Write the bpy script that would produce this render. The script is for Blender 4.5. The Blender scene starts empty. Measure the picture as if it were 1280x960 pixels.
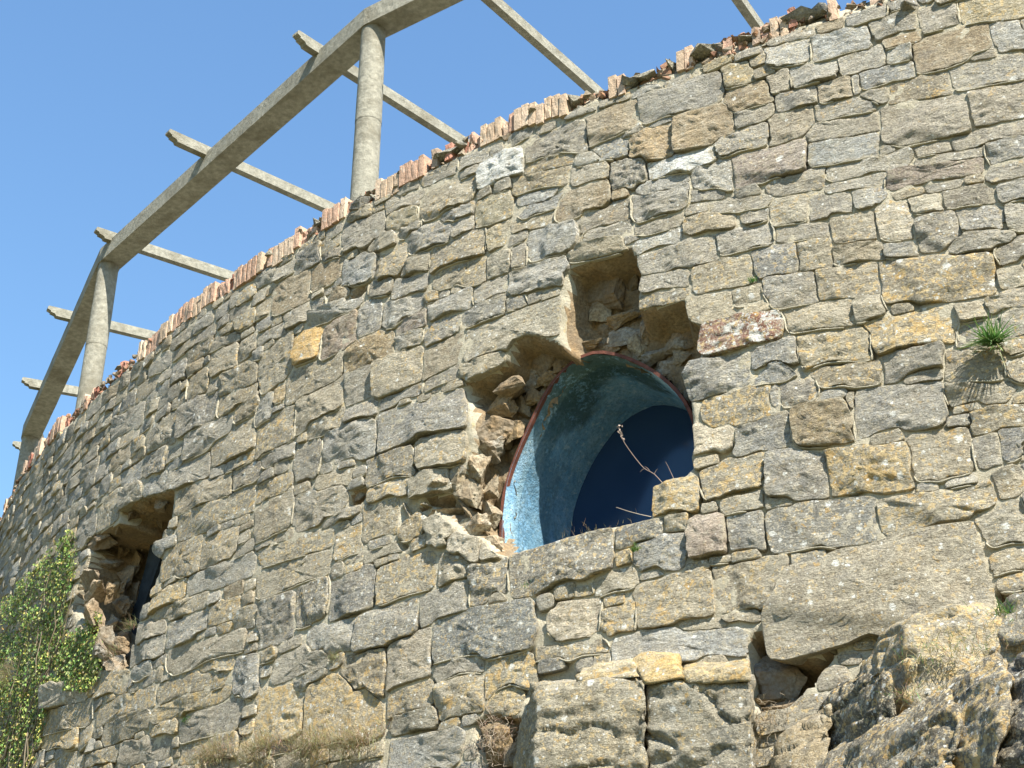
import bpy, bmesh, math, random
import numpy as np
from mathutils import Vector, Matrix

random.seed(7)
RNG = np.random.default_rng(11)
scene = bpy.context.scene
COL = scene.collection

# ------------------------------------------------------------------ camera, sky, sun, exposure
F_PX, PITCH = 1900.0, 0.5108            # focal length in photo pixels (1280 wide), upward tilt
cam_d = bpy.data.cameras.new('camera')
cam_d.sensor_width = 36.0
cam_d.lens = 36.0 * F_PX / 1280.0
cam_d.clip_start = 0.05
cam_d.clip_end = 3000.0
cam = bpy.data.objects.new('camera', cam_d)
COL.objects.link(cam)
cam.location = (0, 0, 0)
cam.rotation_euler = (math.pi / 2 + PITCH, 0, 0)
scene.camera = cam

SUN = Vector((0.50, -0.97, 1.15)).normalized()
world = bpy.data.worlds.new('World')
scene.world = world
world.use_nodes = True
wn = world.node_tree
sky = wn.nodes.new('ShaderNodeTexSky')
sky.sky_type = 'NISHITA'
sky.sun_disc = False
sky.sun_elevation = math.asin(SUN.z)
sky.sun_rotation = math.atan2(SUN.x, SUN.y)
sky.altitude = 0
sky.air_density = 2.0
sky.dust_density = 0.0
sky.ozone_density = 10.0
bg = wn.nodes['Background']
wn.links.new(sky.outputs[0], bg.inputs[0])
bg.inputs[1].default_value = 0.088
sun_d = bpy.data.lights.new('sun', 'SUN')
sun_d.energy = 5.0
sun_d.angle = math.radians(0.53)
sun_d.color = (1.0, 0.94, 0.84)
sun = bpy.data.objects.new('sun', sun_d)
COL.objects.link(sun)
sun.rotation_euler = SUN.to_track_quat('Z', 'Y').to_euler()
sun.location = SUN * 40
scene.view_settings.view_transform = 'Standard'
scene.view_settings.look = 'None'
scene.view_settings.exposure = 1.33
scene.view_settings.gamma = 1.0

# ------------------------------------------------------------------ the drum of the wall
SC = 7.5
RW = 2.5228 * SC
CX = 3.5945 * SC * math.sin(0.4207)
CY = 3.5945 * SC * math.cos(0.4207)
H2 = 1.2924 * SC                       # underside of the pergola beam


def ray(x, y):
    X = (x - 640) / F_PX
    Y = (480 - y) / F_PX
    return np.array([X, math.cos(PITCH) - Y * math.sin(PITCH), math.sin(PITCH) + Y * math.cos(PITCH)])


def sz(x, y, r=RW):
    """wall coordinates (arc length s, height z) of the place on the drum seen at a photo pixel"""
    d = ray(x, y)
    a = d[0] ** 2 + d[1] ** 2
    b = d[0] * CX + d[1] * CY
    c = CX * CX + CY * CY - r * r
    D = b * b - a * c
    t = (b - math.sqrt(max(D, 0))) / a
    P = d * t
    return math.atan2(P[0] - CX, -(P[1] - CY)) * RW, P[2]


def on_z(x, y, z):
    d = ray(x, y)
    P = d * (z / d[2])
    return math.atan2(P[0] - CX, -(P[1] - CY)), math.hypot(P[0] - CX, P[1] - CY)


def W(s, z, off):
    th = np.asarray(s) / RW
    r = RW + np.asarray(off)
    return np.stack([CX + r * np.sin(th), CY - r * np.cos(th), np.asarray(z) + 0 * r], -1)


# ------------------------------------------------------------------ noise
def _h(i, j, k):
    n = (i * 374761393 + j * 668265263 + k * 2147483647 * 0 + k * 1274126177) & 0xffffffff
    n = ((n ^ (n >> 13)) * 1274126177) & 0xffffffff
    n = n ^ (n >> 16)
    return (n & 0xffff) / 65535.0


def vn(P):
    P = np.asarray(P, float)
    I = np.floor(P).astype(np.int64)
    f = P - I
    f = f * f * (3 - 2 * f)
    out = 0
    for a in (0, 1):
        for b in (0, 1):
            for c in (0, 1):
                w = (f[..., 0] if a else 1 - f[..., 0]) * (f[..., 1] if b else 1 - f[..., 1]) * (f[..., 2] if c else 1 - f[..., 2])
                out = out + w * _h(I[..., 0] + a, I[..., 1] + b, I[..., 2] + c)
    return out * 2 - 1


def fbm(P, o=3):
    P = np.asarray(P, float)
    r = 0
    a = 1.0
    for i in range(o):
        r = r + a * vn(P * (2.03 ** i) + 17.3 * i)
        a *= 0.5
    return r / 1.6


def ridged(P, o=3):
    P = np.asarray(P, float)
    r = 0
    a = 1.0
    for i in range(o):
        r = r + a * (1 - 2 * np.abs(vn(P * (2.1 ** i) + 31.7 * i)))
        a *= 0.5
    return r / 1.75


def n2(s, z, f, o=2, seed=0.0):
    return fbm(np.stack([np.asarray(s) * f + seed, np.asarray(z) * f, 0 * np.asarray(s) + seed * 1.7 + 3.1], -1), o)


# ------------------------------------------------------------------ object helpers
def put(name, mesh, parent=None, loc=None, mat=None):
    o = bpy.data.objects.new(name, mesh)
    COL.objects.link(o)
    if parent is not None:
        o.parent = parent
    if loc is not None:
        o.location = loc
    if mat is not None and not mesh.materials:
        mesh.materials.append(mat)
    return o


def tag(o, label, cat, group=None, kind=None):
    if label:
        o['label'] = label
    if cat:
        o['category'] = cat
    if group:
        o['group'] = group
    if kind:
        o['kind'] = kind
    return o


def empty(name, loc=(0, 0, 0)):
    o = bpy.data.objects.new(name, None)
    o.empty_display_size = 0.2
    COL.objects.link(o)
    o.location = loc
    return o


class Geo:
    """collects vertices, faces and two point colours, then builds one mesh"""

    def __init__(self):
        self.v, self.f, self.c, self.l, self.n = [], [], [], [], 0

    def add(self, V, Fc, col=(0.3, 0.3, 0.3), lich=(0, 0, 0)):
        V = np.asarray(V, float)
        self.v.append(V)
        self.f.extend([tuple(i + self.n for i in q) for q in Fc])
        c = np.empty((len(V), 4))
        c[:, :3] = col
        c[:, 3] = 1
        self.c.append(c)
        l = np.empty((len(V), 4))
        l[:, :3] = lich
        l[:, 3] = 1
        self.l.append(l)
        self.n += len(V)

    def build(self, name, mat, parent=None, origin=None, smooth=True):
        V = np.concatenate(self.v)
        o0 = np.zeros(3) if origin is None else np.asarray(origin, float)
        base = np.zeros(3)
        if parent is not None:
            base = np.array(parent.location[:])
        me = bpy.data.meshes.new(name)
        me.from_pydata((V - o0).tolist(), [], self.f)
        for nm, arr in (('Col', self.c), ('Lich', self.l)):
            at = me.color_attributes.new(nm, 'FLOAT_COLOR', 'POINT')
            at.data.foreach_set('color', np.concatenate(arr).ravel().astype(np.float32))
        if smooth:
            me.polygons.foreach_set('use_smooth', [True] * len(me.polygons))
        me.materials.append(mat)
        me.update()
        o = bpy.data.objects.new(name, me)
        COL.objects.link(o)
        if parent is not None:
            o.parent = parent
        o.location = (o0 - base).tolist()
        return o


# ------------------------------------------------------------------ materials
def new_mat(name):
    m = bpy.data.materials.new(name)
    m.use_nodes = True
    nt = m.node_tree
    b = nt.nodes['Principled BSDF']
    return m, nt, b


class NB:
    def __init__(self, nt):
        self.nt = nt

    def n(self, t, **kw):
        nd = self.nt.nodes.new(t)
        for k, v in kw.items():
            setattr(nd, k, v)
        return nd

    def link(self, a, b):
        self.nt.links.new(a, b)

    def pos(self, scale=(1, 1, 1)):
        g = self.n('ShaderNodeNewGeometry')
        m = self.n('ShaderNodeMapping')
        m.inputs['Scale'].default_value = scale
        self.link(g.outputs['Position'], m.inputs[0])
        return m.outputs[0]

    def noise(self, vec, scale, detail=4, rough=0.6, dist=0.0):
        t = self.n('ShaderNodeTexNoise')
        t.inputs['Scale'].default_value = scale
        t.inputs['Detail'].default_value = detail
        t.inputs['Roughness'].default_value = rough
        t.inputs['Distortion'].default_value = dist
        self.link(vec, t.inputs['Vector'])
        return t.outputs['Fac']

    def math(self, op, a, b=None, clamp=False):
        m = self.n('ShaderNodeMath', operation=op)
        m.use_clamp = clamp
        for i, x in enumerate((a, b)):
            if x is None:
                continue
            if isinstance(x, (int, float)):
                m.inputs[i].default_value = x
            else:
                self.link(x, m.inputs[i])
        return m.outputs[0]

    def ramp(self, x, lo, hi, a=0.0, b=1.0):
        m = self.n('ShaderNodeMapRange')
        m.inputs[1].default_value = lo
        m.inputs[2].default_value = hi
        m.inputs[3].default_value = a
        m.inputs[4].default_value = b
        self.link(x, m.inputs[0])
        return m.outputs[0]

    def mix(self, f, a, b, mode='MIX'):
        m = self.n('ShaderNodeMix', data_type='RGBA', blend_type=mode)
        if isinstance(f, (int, float)):
            m.inputs[0].default_value = f
        else:
            self.link(f, m.inputs[0])
        for i, x in ((6, a), (7, b)):
            if isinstance(x, tuple):
                m.inputs[i].default_value = (*x, 1)
            else:
                self.link(x, m.inputs[i])
        return m.outputs[2]


def stone_material(name, bump=1.0, dots=1.0):
    m, nt, b = new_mat(name)
    k = NB(nt)
    at = k.n('ShaderNodeAttribute', attribute_name='Col')
    la = k.n('ShaderNodeAttribute', attribute_name='Lich')
    sep = k.n('ShaderNodeSeparateColor')
    k.link(la.outputs['Color'], sep.inputs[0])
    orange, white, rnd = sep.outputs[0], sep.outputs[1], sep.outputs[2]
    P = k.pos()
    PS = k.pos((1, 1, 2.6))
    big = k.noise(P, 5.0, 6, 0.62)
    mid = k.noise(PS, 16.0, 8, 0.68, 0.3)
    fin = k.noise(P, 70.0, 5, 0.7)
    gra = k.noise(P, 220.0, 3, 0.7)
    # value mottling of the rock itself
    v = k.math('MULTIPLY', k.ramp(mid, 0.3, 0.7, 0.58, 1.40), k.ramp(fin, 0.3, 0.7, 0.60, 1.42))
    v = k.math('MULTIPLY', v, k.ramp(gra, 0.3, 0.7, 0.74, 1.26))
    vv = k.n('ShaderNodeCombineXYZ')
    for i in range(3):
        k.link(v, vv.inputs[i])
    c = k.mix(1.0, at.outputs['Color'], vv.outputs[0], 'MULTIPLY')
    # warm weathering stain
    c = k.mix(k.ramp(big, 0.5, 0.72, 0.0, 0.38), c, (0.36, 0.285, 0.175))
    # cool grey skin
    c = k.mix(k.ramp(k.noise(P, 9.0, 5, 0.6, 0.5), 0.54, 0.72, 0, 0.35), c, (0.23, 0.235, 0.235))
    # pale crust: a blotchy cover
    crust = k.noise(P, 24.0, 7, 0.72, 0.1)
    cm = k.math('MULTIPLY', k.ramp(crust, 0.545, 0.59, 0, 0.85), k.ramp(white, 0, 0.7, 0.55, 1.0))
    c = k.mix(cm, c, (0.54, 0.49, 0.37))
    fk = k.math('MULTIPLY', k.ramp(k.noise(P, 58.0, 3, 0.6), 0.57, 0.62, 0, 0.7), k.ramp(white, 0, 0.6, 0.3, 1.0))
    c = k.mix(fk, c, (0.56, 0.50, 0.37))
    wm = k.math('MULTIPLY', k.ramp(k.noise(P, 10.0, 7, 0.72, 0.4), 0.50, 0.54, 0, 0.92), k.ramp(white, 0.80, 0.9, 0.0, 1.0))
    c = k.mix(wm, c, (0.68, 0.68, 0.63))
    # lime smeared from the joints over the stone edges
    sm = k.math('ADD', rnd, k.math('MULTIPLY', k.ramp(k.noise(P, 15.0, 5, 0.65), 0.3, 0.7, -1, 1), 0.75))
    c = k.mix(k.ramp(sm, 0.85, 1.15, 0, 0.8), c, (0.43, 0.385, 0.285))
    # weathering that runs across the wall
    wl = k.noise(P, 1.1, 5, 0.6, 0.4)
    c = k.mix(k.ramp(wl, 0.45, 0.65, 0, 0.25), c, (0.22, 0.19, 0.14))
    wl2 = k.noise(k.pos((1, 1, 0.35)), 3.1, 6, 0.65)
    c = k.mix(k.ramp(wl2, 0.48, 0.66, 0, 0.38), c, (0.49, 0.455, 0.365))
    # orange lichen
    on = k.noise(P, 13.0, 7, 0.7, 0.6)
    of = k.noise(P, 55.0, 3, 0.6)
    om = k.math('ADD', on, k.math('MULTIPLY', orange, 0.11))
    om = k.math('ADD', om, k.math('MULTIPLY', of, 0.12))
    om = k.math('MULTIPLY', k.ramp(om, 0.70, 0.735, 0, 0.75), k.ramp(orange, 0.02, 0.3, 0.0, 1.0))
    c = k.mix(om, c, (0.56, 0.37, 0.14))
    oy = k.math('ADD', k.noise(P, 30.0, 4, 0.6), k.math('MULTIPLY', orange, 0.12))
    oy = k.math('MULTIPLY', k.ramp(oy, 0.63, 0.66, 0, 0.75), k.ramp(orange, 0.02, 0.35, 0.0, 1.0))
    c = k.mix(oy, c, (0.60, 0.46, 0.24))
    # white lichen rosettes
    for sc, r0, tw in ((13.0, 0.34, 0.50), (19.0, 0.30, 0.80), (38.0, 0.34, 0.72)):
        vo = k.n('ShaderNodeTexVoronoi', feature='F1')
        vo.inputs['Scale'].default_value = sc
        k.link(P, vo.inputs['Vector'])
        vs = k.n('ShaderNodeSeparateColor')
        k.link(vo.outputs['Color'], vs.inputs[0])
        d = k.math('ADD', vo.outputs['Distance'], k.math('MULTIPLY', k.ramp(fin, 0.3, 0.7, -1, 1), 0.17))
        rad = k.math('MULTIPLY', vs.outputs[1], r0)
        inside = k.ramp(k.math('SUBTRACT', rad, d), 0.0, 0.05, 0, 1)
        thr = k.math('SUBTRACT', 1.0, k.math('MULTIPLY', white, tw * dots))
        pick = k.math('GREATER_THAN', vs.outputs[0], thr)
        c = k.mix(k.math('MULTIPLY', k.math('MULTIPLY', inside, pick), 0.9), c, (0.68, 0.68, 0.62))
    k.link(c, b.inputs['Base Color'])
    b.inputs['Roughness'].default_value = 0.93
    b.inputs['Specular IOR Level'].default_value = 0.15
    # relief
    h = k.math('ADD', k.math('MULTIPLY', mid, 1.25), k.math('MULTIPLY', fin, 0.75))
    h = k.math('ADD', h, k.math('MULTIPLY', crust, 0.35))
    h = k.math('ADD', h, k.math('MULTIPLY', gra, 0.2))
    cr = k.n('ShaderNodeTexVoronoi', feature='DISTANCE_TO_EDGE')
    cr.inputs['Scale'].default_value = 9.0
    wv = k.n('ShaderNodeVectorMath', operation='ADD')
    nz = k.n('ShaderNodeTexNoise')
    nz.inputs['Scale'].default_value = 7.0
    nz.inputs['Detail'].default_value = 4
    k.link(PS, nz.inputs['Vector'])
    k.link(PS, wv.inputs[0])
    sc2 = k.n('ShaderNodeVectorMath', operation='SCALE')
    sc2.inputs['Scale'].default_value = 0.35
    k.link(nz.outputs['Color'], sc2.inputs[0])
    k.link(sc2.outputs[0], wv.inputs[1])
    k.link(wv.outputs[0], cr.inputs['Vector'])
    h = k.math('ADD', h, k.ramp(cr.outputs['Distance'], 0.0, 0.035, -0.22, 0.0))
    bp = k.n('ShaderNodeBump')
    bp.inputs['Strength'].default_value = 1.0
    bp.inputs['Distance'].default_value = 0.026 * bump
    k.link(h, bp.inputs['Height'])
    k.link(bp.outputs[0], b.inputs['Normal'])
    return m


M_STONE = stone_material('weathered_stone')


def mortar_material():
    m, nt, b = new_mat('lime_mortar')
    k = NB(nt)
    P = k.pos()
    a = k.noise(P, 3.0, 6, 0.6)
    f = k.noise(P, 40.0, 6, 0.7)
    g = k.noise(P, 140.0, 4, 0.7)
    c = k.mix(k.ramp(a, 0.38, 0.62), (0.40, 0.365, 0.275), (0.52, 0.475, 0.36))
    c = k.mix(k.ramp(f, 0.47, 0.67, 0, 0.55), c, (0.30, 0.265, 0.19))
    c = k.mix(k.ramp(k.noise(P, 15.0, 5, 0.65, 0.4), 0.56, 0.66, 0, 0.6), c, (0.25, 0.245, 0.225))
    c = k.mix(k.ramp(k.noise(P, 11.0, 6, 0.7), 0.60, 0.66, 0, 0.6), c, (0.52, 0.40, 0.20))
    k.link(c, b.inputs['Base Color'])
    b.inputs['Roughness'].default_value = 0.95
    b.inputs['Specular IOR Level'].default_value = 0.1
    h = k.math('ADD', f, k.math('MULTIPLY', g, 0.4))
    bp = k.n('ShaderNodeBump')
    bp.inputs['Distance'].default_value = 0.02
    k.link(h, bp.inputs['Height'])
    k.link(bp.outputs[0], b.inputs['Normal'])
    return m


M_MORTAR = mortar_material()


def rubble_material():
    m, nt, b = new_mat('rubble_core')  # deep shade of the recesses mixed into the dark browns, along with dirt
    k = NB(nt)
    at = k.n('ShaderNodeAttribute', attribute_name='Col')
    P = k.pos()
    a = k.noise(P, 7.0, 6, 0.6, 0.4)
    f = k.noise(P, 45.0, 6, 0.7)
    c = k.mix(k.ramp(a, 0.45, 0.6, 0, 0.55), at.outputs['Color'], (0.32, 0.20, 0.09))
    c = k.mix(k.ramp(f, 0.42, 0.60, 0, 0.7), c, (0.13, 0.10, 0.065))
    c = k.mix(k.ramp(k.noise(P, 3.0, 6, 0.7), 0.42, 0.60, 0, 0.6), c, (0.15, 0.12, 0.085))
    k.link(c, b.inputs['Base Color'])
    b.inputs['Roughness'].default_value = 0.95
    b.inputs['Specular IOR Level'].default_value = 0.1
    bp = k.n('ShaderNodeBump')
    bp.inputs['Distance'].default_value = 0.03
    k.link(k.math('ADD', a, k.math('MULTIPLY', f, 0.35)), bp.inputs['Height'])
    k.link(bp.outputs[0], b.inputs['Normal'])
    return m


M_RUBBLE = rubble_material()


def brick_material():
    m, nt, b = new_mat('fired_brick')
    k = NB(nt)
    at = k.n('ShaderNodeAttribute', attribute_name='Col')
    P = k.pos()
    a = k.noise(P, 30.0, 6, 0.65)
    f = k.noise(P, 110.0, 4, 0.7)
    v = k.math('MULTIPLY', k.ramp(a, 0.3, 0.7, 0.75, 1.2), k.ramp(f, 0.3, 0.7, 0.85, 1.15))
    vv = k.n('ShaderNodeCombineXYZ')
    for i in range(3):
        k.link(v, vv.inputs[i])
    c = k.mix(1.0, at.outputs['Color'], vv.outputs[0], 'MULTIPLY')
    c = k.mix(k.ramp(k.noise(P, 18.0, 5, 0.6), 0.57, 0.68, 0, 0.6), c, (0.46, 0.42, 0.34))
    k.link(c, b.inputs['Base Color'])
    b.inputs['Roughness'].default_value = 0.92
    b.inputs['Specular IOR Level'].default_value = 0.15
    bp = k.n('ShaderNodeBump')
    bp.inputs['Distance'].default_value = 0.012
    k.link(k.math('ADD', a, k.math('MULTIPLY', f, 0.3)), bp.inputs['Height'])
    k.link(bp.outputs[0], b.inputs['Normal'])
    return m


M_BRICK = brick_material()


def simple_material(name, c1, c2, sc=8.0, rough=0.9, bump=0.01, spec=0.2, c3=None, sc3=3.0, lo3=0.5, hi3=0.6):
    m, nt, b = new_mat(name)
    k = NB(nt)
    P = k.pos()
    a = k.noise(P, sc, 7, 0.65)
    c = k.mix(k.ramp(a, 0.35, 0.65), c1, c2)
    if c3:
        c = k.mix(k.ramp(k.noise(P, sc3, 6, 0.65, 0.3), lo3, hi3), c, c3)
    f = k.noise(P, sc * 9, 4, 0.7)
    c = k.mix(k.ramp(f, 0.5, 0.75, 0, 0.25), c, (0.05, 0.05, 0.05))
    k.link(c, b.inputs['Base Color'])
    b.inputs['Roughness'].default_value = rough
    b.inputs['Specular IOR Level'].default_value = spec
    bp = k.n('ShaderNodeBump')
    bp.inputs['Distance'].default_value = bump
    k.link(k.math('ADD', a, k.math('MULTIPLY', f, 0.4)), bp.inputs['Height'])
    k.link(bp.outputs[0], b.inputs['Normal'])
    return m


M_CONC = simple_material('cast_concrete', (0.22, 0.212, 0.17), (0.36, 0.345, 0.28), 17.0, 0.92, 0.02, 0.15, (0.19, 0.175, 0.13), 3.0, 0.50, 0.68)
M_RUST = simple_material('rusted_steel', (0.07, 0.025, 0.017), (0.16, 0.055, 0.034), 14.0, 0.75, 0.006, 0.3)  # rust tone darkened to carry the recess shade on the upper arch
M_BLUE = simple_material('blue_limewash', (0.24, 0.40, 0.50), (0.42, 0.58, 0.66), 11.0, 0.9, 0.02, 0.2)


def limewash_material():
    m, nt, b = new_mat('stained_limewash')
    k = NB(nt)
    la = k.n('ShaderNodeAttribute', attribute_name='Lich')
    sep = k.n('ShaderNodeSeparateColor')
    k.link(la.outputs['Color'], sep.inputs[0])
    P = k.pos()
    a = k.noise(P, 7.0, 7, 0.65, 0.3)
    f = k.noise(P, 45.0, 6, 0.7)
    c = k.mix(k.ramp(a, 0.36, 0.62), (0.15, 0.33, 0.50), (0.30, 0.47, 0.60))
    c = k.mix(k.ramp(f, 0.46, 0.6, 0, 0.55), c, (0.08, 0.17, 0.25))
    c = k.mix(k.ramp(k.noise(P, 22.0, 6, 0.75), 0.55, 0.62, 0, 0.6), c, (0.50, 0.62, 0.64))
    st = k.math('MULTIPLY', sep.outputs[0], k.ramp(k.math('ADD', k.noise(P, 5.0, 8, 0.75, 0.4), k.math('MULTIPLY', f, 0.45)), 0.60, 0.70, 0, 0.85))
    c = k.mix(st, c, (0.035, 0.075, 0.06))
    c = k.mix(k.ramp(k.noise(P, 9.0, 8, 0.75, 0.5), 0.54, 0.62, 0, 0.55), c, (0.15, 0.24, 0.27))
    k.link(c, b.inputs['Base Color'])
    b.inputs['Roughness'].default_value = 0.9
    bp = k.n('ShaderNodeBump')
    bp.inputs['Distance'].default_value = 0.03
    k.link(k.math('ADD', a, k.math('MULTIPLY', f, 0.4)), bp.inputs['Height'])
    k.link(bp.outputs[0], b.inputs['Normal'])
    return m


def tinted_glass_material():
    m, nt, b = new_mat('tinted_glass')
    k = NB(nt)
    nt.nodes.remove(b)
    tr = k.n('ShaderNodeBsdfTransparent')
    tr.inputs[0].default_value = (0.88, 0.94, 0.98, 1)
    gl = k.n('ShaderNodeBsdfGlossy')
    gl.inputs['Roughness'].default_value = 0.03
    fr = k.n('ShaderNodeFresnel')
    fr.inputs[0].default_value = 1.13
    mx = k.n('ShaderNodeMixShader')
    k.link(fr.outputs[0], mx.inputs[0])
    k.link(tr.outputs[0], mx.inputs[1])
    k.link(gl.outputs[0], mx.inputs[2])
    k.link(mx.outputs[0], nt.nodes['Material Output'].inputs[0])
    return m


M_LIME = limewash_material()
M_TINT = tinted_glass_material()
M_GROUND = simple_material('bank_turf', (0.07, 0.08, 0.03), (0.17, 0.14, 0.07), 3.0, 0.95, 0.03, 0.1)


def glass_material():
    m, nt, b = new_mat('sky_painted_glass')
    k = NB(nt)
    P = k.pos()
    a = k.noise(P, 1.5, 3, 0.5)
    k.link(k.mix(k.ramp(a, 0.4, 0.6), (0.012, 0.030, 0.078), (0.017, 0.040, 0.098)), b.inputs['Base Color'])  # reflected sky over a dark interior put into the navy base colour
    b.inputs['Roughness'].default_value = 0.12
    b.inputs['Specular IOR Level'].default_value = 0.5
    return m


M_GLASS = glass_material()


def leaf_material(name, trans=0.25, rough=0.6):
    m, nt, b = new_mat(name)
    k = NB(nt)
    at = k.n('ShaderNodeAttribute', attribute_name='Col')
    k.link(at.outputs['Color'], b.inputs['Base Color'])
    b.inputs['Roughness'].default_value = rough
    b.inputs['Specular IOR Level'].default_value = 0.3
    tr = k.n('ShaderNodeBsdfTranslucent')
    k.link(at.outputs['Color'], tr.inputs[0])
    mx = k.n('ShaderNodeMixShader')
    mx.inputs[0].default_value = trans
    k.link(b.outputs[0], mx.inputs[1])
    k.link(tr.outputs[0], mx.inputs[2])
    k.link(mx.outputs[0], nt.nodes['Material Output'].inputs[0])
    return m


M_LEAF = leaf_material('leaf')

# ------------------------------------------------------------------ places on the wall, read off the photograph
SKYLINE = [(7, 629), (28, 583), (71, 527), (103, 498), (149, 452), (188, 420), (230, 381), (269, 353), (312, 328), (354, 300),
           (421, 252), (471, 226), (520, 200), (577, 170), (623, 150), (669, 128), (701, 119), (754, 97), (790, 86), (843, 66),
           (918, 36), (982, 13), (1028, -1)]
sk = sorted(sz(x, y) for x, y in SKYLINE)
SKS = np.array([a for a, b in sk])
SKZ = np.array([b for a, b in sk])


def z_sky(s):
    return np.interp(s, SKS, SKZ)


def z_top(s):                         # top of the stonework, under the bricks
    return z_sky(s) - 0.205


def poly_sz(pts):
    return np.array([sz(x, y) for x, y in pts])


RECESS = [  # (outline, depth, ramp)
    ([(637, 694), (615, 690), (590, 655), (563, 612), (583, 582), (592, 545), (586, 505), (578, 480), (605, 470), (632, 452), (640, 428),
      (662, 418), (680, 425), (700, 432), (703, 380), (710, 338), (745, 325), (790, 312), (800, 345), (797, 388), (830, 385), (855, 376),
      (860, 400), (876, 408), (872, 440), (852, 470), (863, 505), (866, 560), (862, 590), (816, 608), (812, 650), (720, 668)], 0.27, 0.075),
    ([(500, 658), (530, 622), (560, 618), (585, 640), (612, 668), (600, 672), (580, 668), (560, 650), (535, 630)], 0.14, 0.05),
    ([(150, 640), (175, 624), (217, 614), (213, 650), (205, 668), (191, 690), (202, 700), (198, 715), (190, 735), (176, 765), (166, 800),
      (160, 836), (122, 838), (118, 800), (90, 762), (97, 735), (106, 710), (112, 690), (108, 672), (124, 668), (149, 655)], 0.62, 0.10),
    ([(936, 802), (944, 788), (960, 796), (985, 818), (1015, 826), (1050, 806), (1020, 850), (985, 885), (945, 890), (938, 860)], 0.30, 0.05),
    ([(434, 632), (437, 618), (448, 610), (460, 612), (456, 622), (442, 634)], 0.10, 0.03),
    ([(496, 678), (503, 675), (510, 684), (503, 688)], 0.10, 0.02),
    ([(590, 905), (606, 895), (650, 900), (652, 960), (600, 960)], 0.20, 0.04),
    ([(1244, 738), (1256, 740), (1262, 752), (1250, 754)], 0.12, 0.02),
    ([(432, 376), (436, 368), (452, 358), (460, 360), (448, 372)], 0.06, 0.02),
]
REC = [(poly_sz(p), d, w) for p, d, w in RECESS]


def poly_sd(poly, s, z):
    """signed distance to a polygon, positive inside"""
    s = np.asarray(s, float)
    z = np.asarray(z, float)
    d = np.full(s.shape, 1e9)
    ins = np.zeros(s.shape, bool)
    n = len(poly)
    for i in range(n):
        ax, ay = poly[i]
        bx, by = poly[(i + 1) % n]
        ex, ey = bx - ax, by - ay
        t = np.clip(((s - ax) * ex + (z - ay) * ey) / (ex * ex + ey * ey + 1e-12), 0, 1)
        d = np.minimum(d, np.hypot(s - ax - t * ex, z - ay - t * ey))
        cond = ((ay > z) != (by > z)) & (s < (bx - ax) * (z - ay) / ((by - ay) if abs(by - ay) > 1e-12 else 1e-12) + ax)
        ins ^= cond
    return np.where(ins, d, -d)


def rec_depth(s, z):
    out = np.zeros(np.shape(s))
    for poly, dp, w in REC:
        d = poly_sd(poly, s, z)
        out = np.maximum(out, dp * np.clip(d / w, 0, 1) ** 0.8)
    return out


def in_rec(s, z):
    out = np.zeros(np.shape(s), bool)
    for poly, dp, w in REC:
        out |= poly_sd(poly, s, z) > 0
    return out


# the window: a round arch set back in the wall
TH0 = math.radians(-33.66)
WN = np.array([math.sin(TH0), -math.cos(TH0), 0.0])     # outward
WT = np.array([math.cos(TH0), math.sin(TH0), 0.0])      # to the right
WC = np.array([CX, CY, 0.0])
ARC1 = dict(d=0.20, x=-0.045, r=0.785, z=4.53)
ARC2 = dict(d=0.95, x=-0.13, r=0.655, z=4.59)


def wpt(a, z, d):
    return WC + WN * (RW - d) + WT * a + np.array([0, 0, z])


TR1 = [(-.835, 3.75), (-.835, 4.31), (-.765, 4.60), (-.60, 4.92), (-.44, 5.16), (-.27, 5.29), (-.08, 5.325), (.12, 5.24), (.33, 5.08), (.51, 4.88),
       (.62, 4.68), (.68, 4.42), (.69, 4.1), (.69, 3.75)]
TR2 = [(-.78, 3.75), (-.78, 4.25), (-.71, 4.62), (-.585, 4.87), (-.445, 5.045), (-.30, 5.17), (-.15, 5.225), (.02, 5.225), (.19, 5.15), (.33, 5.03),
       (.44, 4.84), (.51, 4.58), (.54, 4.25), (.54, 3.75)]
ARC1['pts'], ARC2['pts'] = TR1, TR2


def arch(A, r, n=43):
    """the traced arch, smoothed and scaled about its middle (r is compared with the nominal radius)"""
    P = np.array(A['pts'])
    out = []
    for i in range(len(P) - 1):
        p0, p1_, p2_, p3 = P[max(i - 1, 0)], P[i], P[i + 1], P[min(i + 2, len(P) - 1)]
        for f in np.arange(8) / 8.0:
            out.append(0.5 * (2 * p1_ + (p2_ - p0) * f + (2 * p0 - 5 * p1_ + 4 * p2_ - p3) * f * f + (3 * p1_ - p0 - 3 * p2_ + p3) * f ** 3))
    out.append(P[-1])
    out = np.array(out)
    L = np.concatenate([[0], np.cumsum(np.hypot(*np.diff(out, axis=0).T))])
    q = np.linspace(0, L[-1], n)
    a, z = np.interp(q, L, out[:, 0]), np.interp(q, L, out[:, 1])
    k = r / A['r']
    a = A['x'] + (a - A['x']) * k
    z = np.where(z > A['z'], A['z'] + (z - A['z']) * k, z)
    return list(zip(a.tolist(), z.tolist()))


def in_arch(s, z):
    P = W(s, z, -0.2)
    q = P - (WC + WN * (RW - 0.2))
    a = q @ WT
    zz = q[..., 2]
    return (poly_sd(np.array(arch(ARC1, ARC1['r'] + 0.008, 60)), a, zz) > 0) & (zz > 3.78)


# ------------------------------------------------------------------ traced stones: x1, y1, x2, y2, thickness, kind (photo pixels)
T4 = []


def tile(ox, oy, rows):
    for r in rows:
        x1, y1, x2, y2, h, c = r[:6]
        T4.append((ox + x1 / 4, oy + y1 / 4, ox + x2 / 4, oy + y2 / 4, h / 4, c) + tuple(r[6:]))


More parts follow.
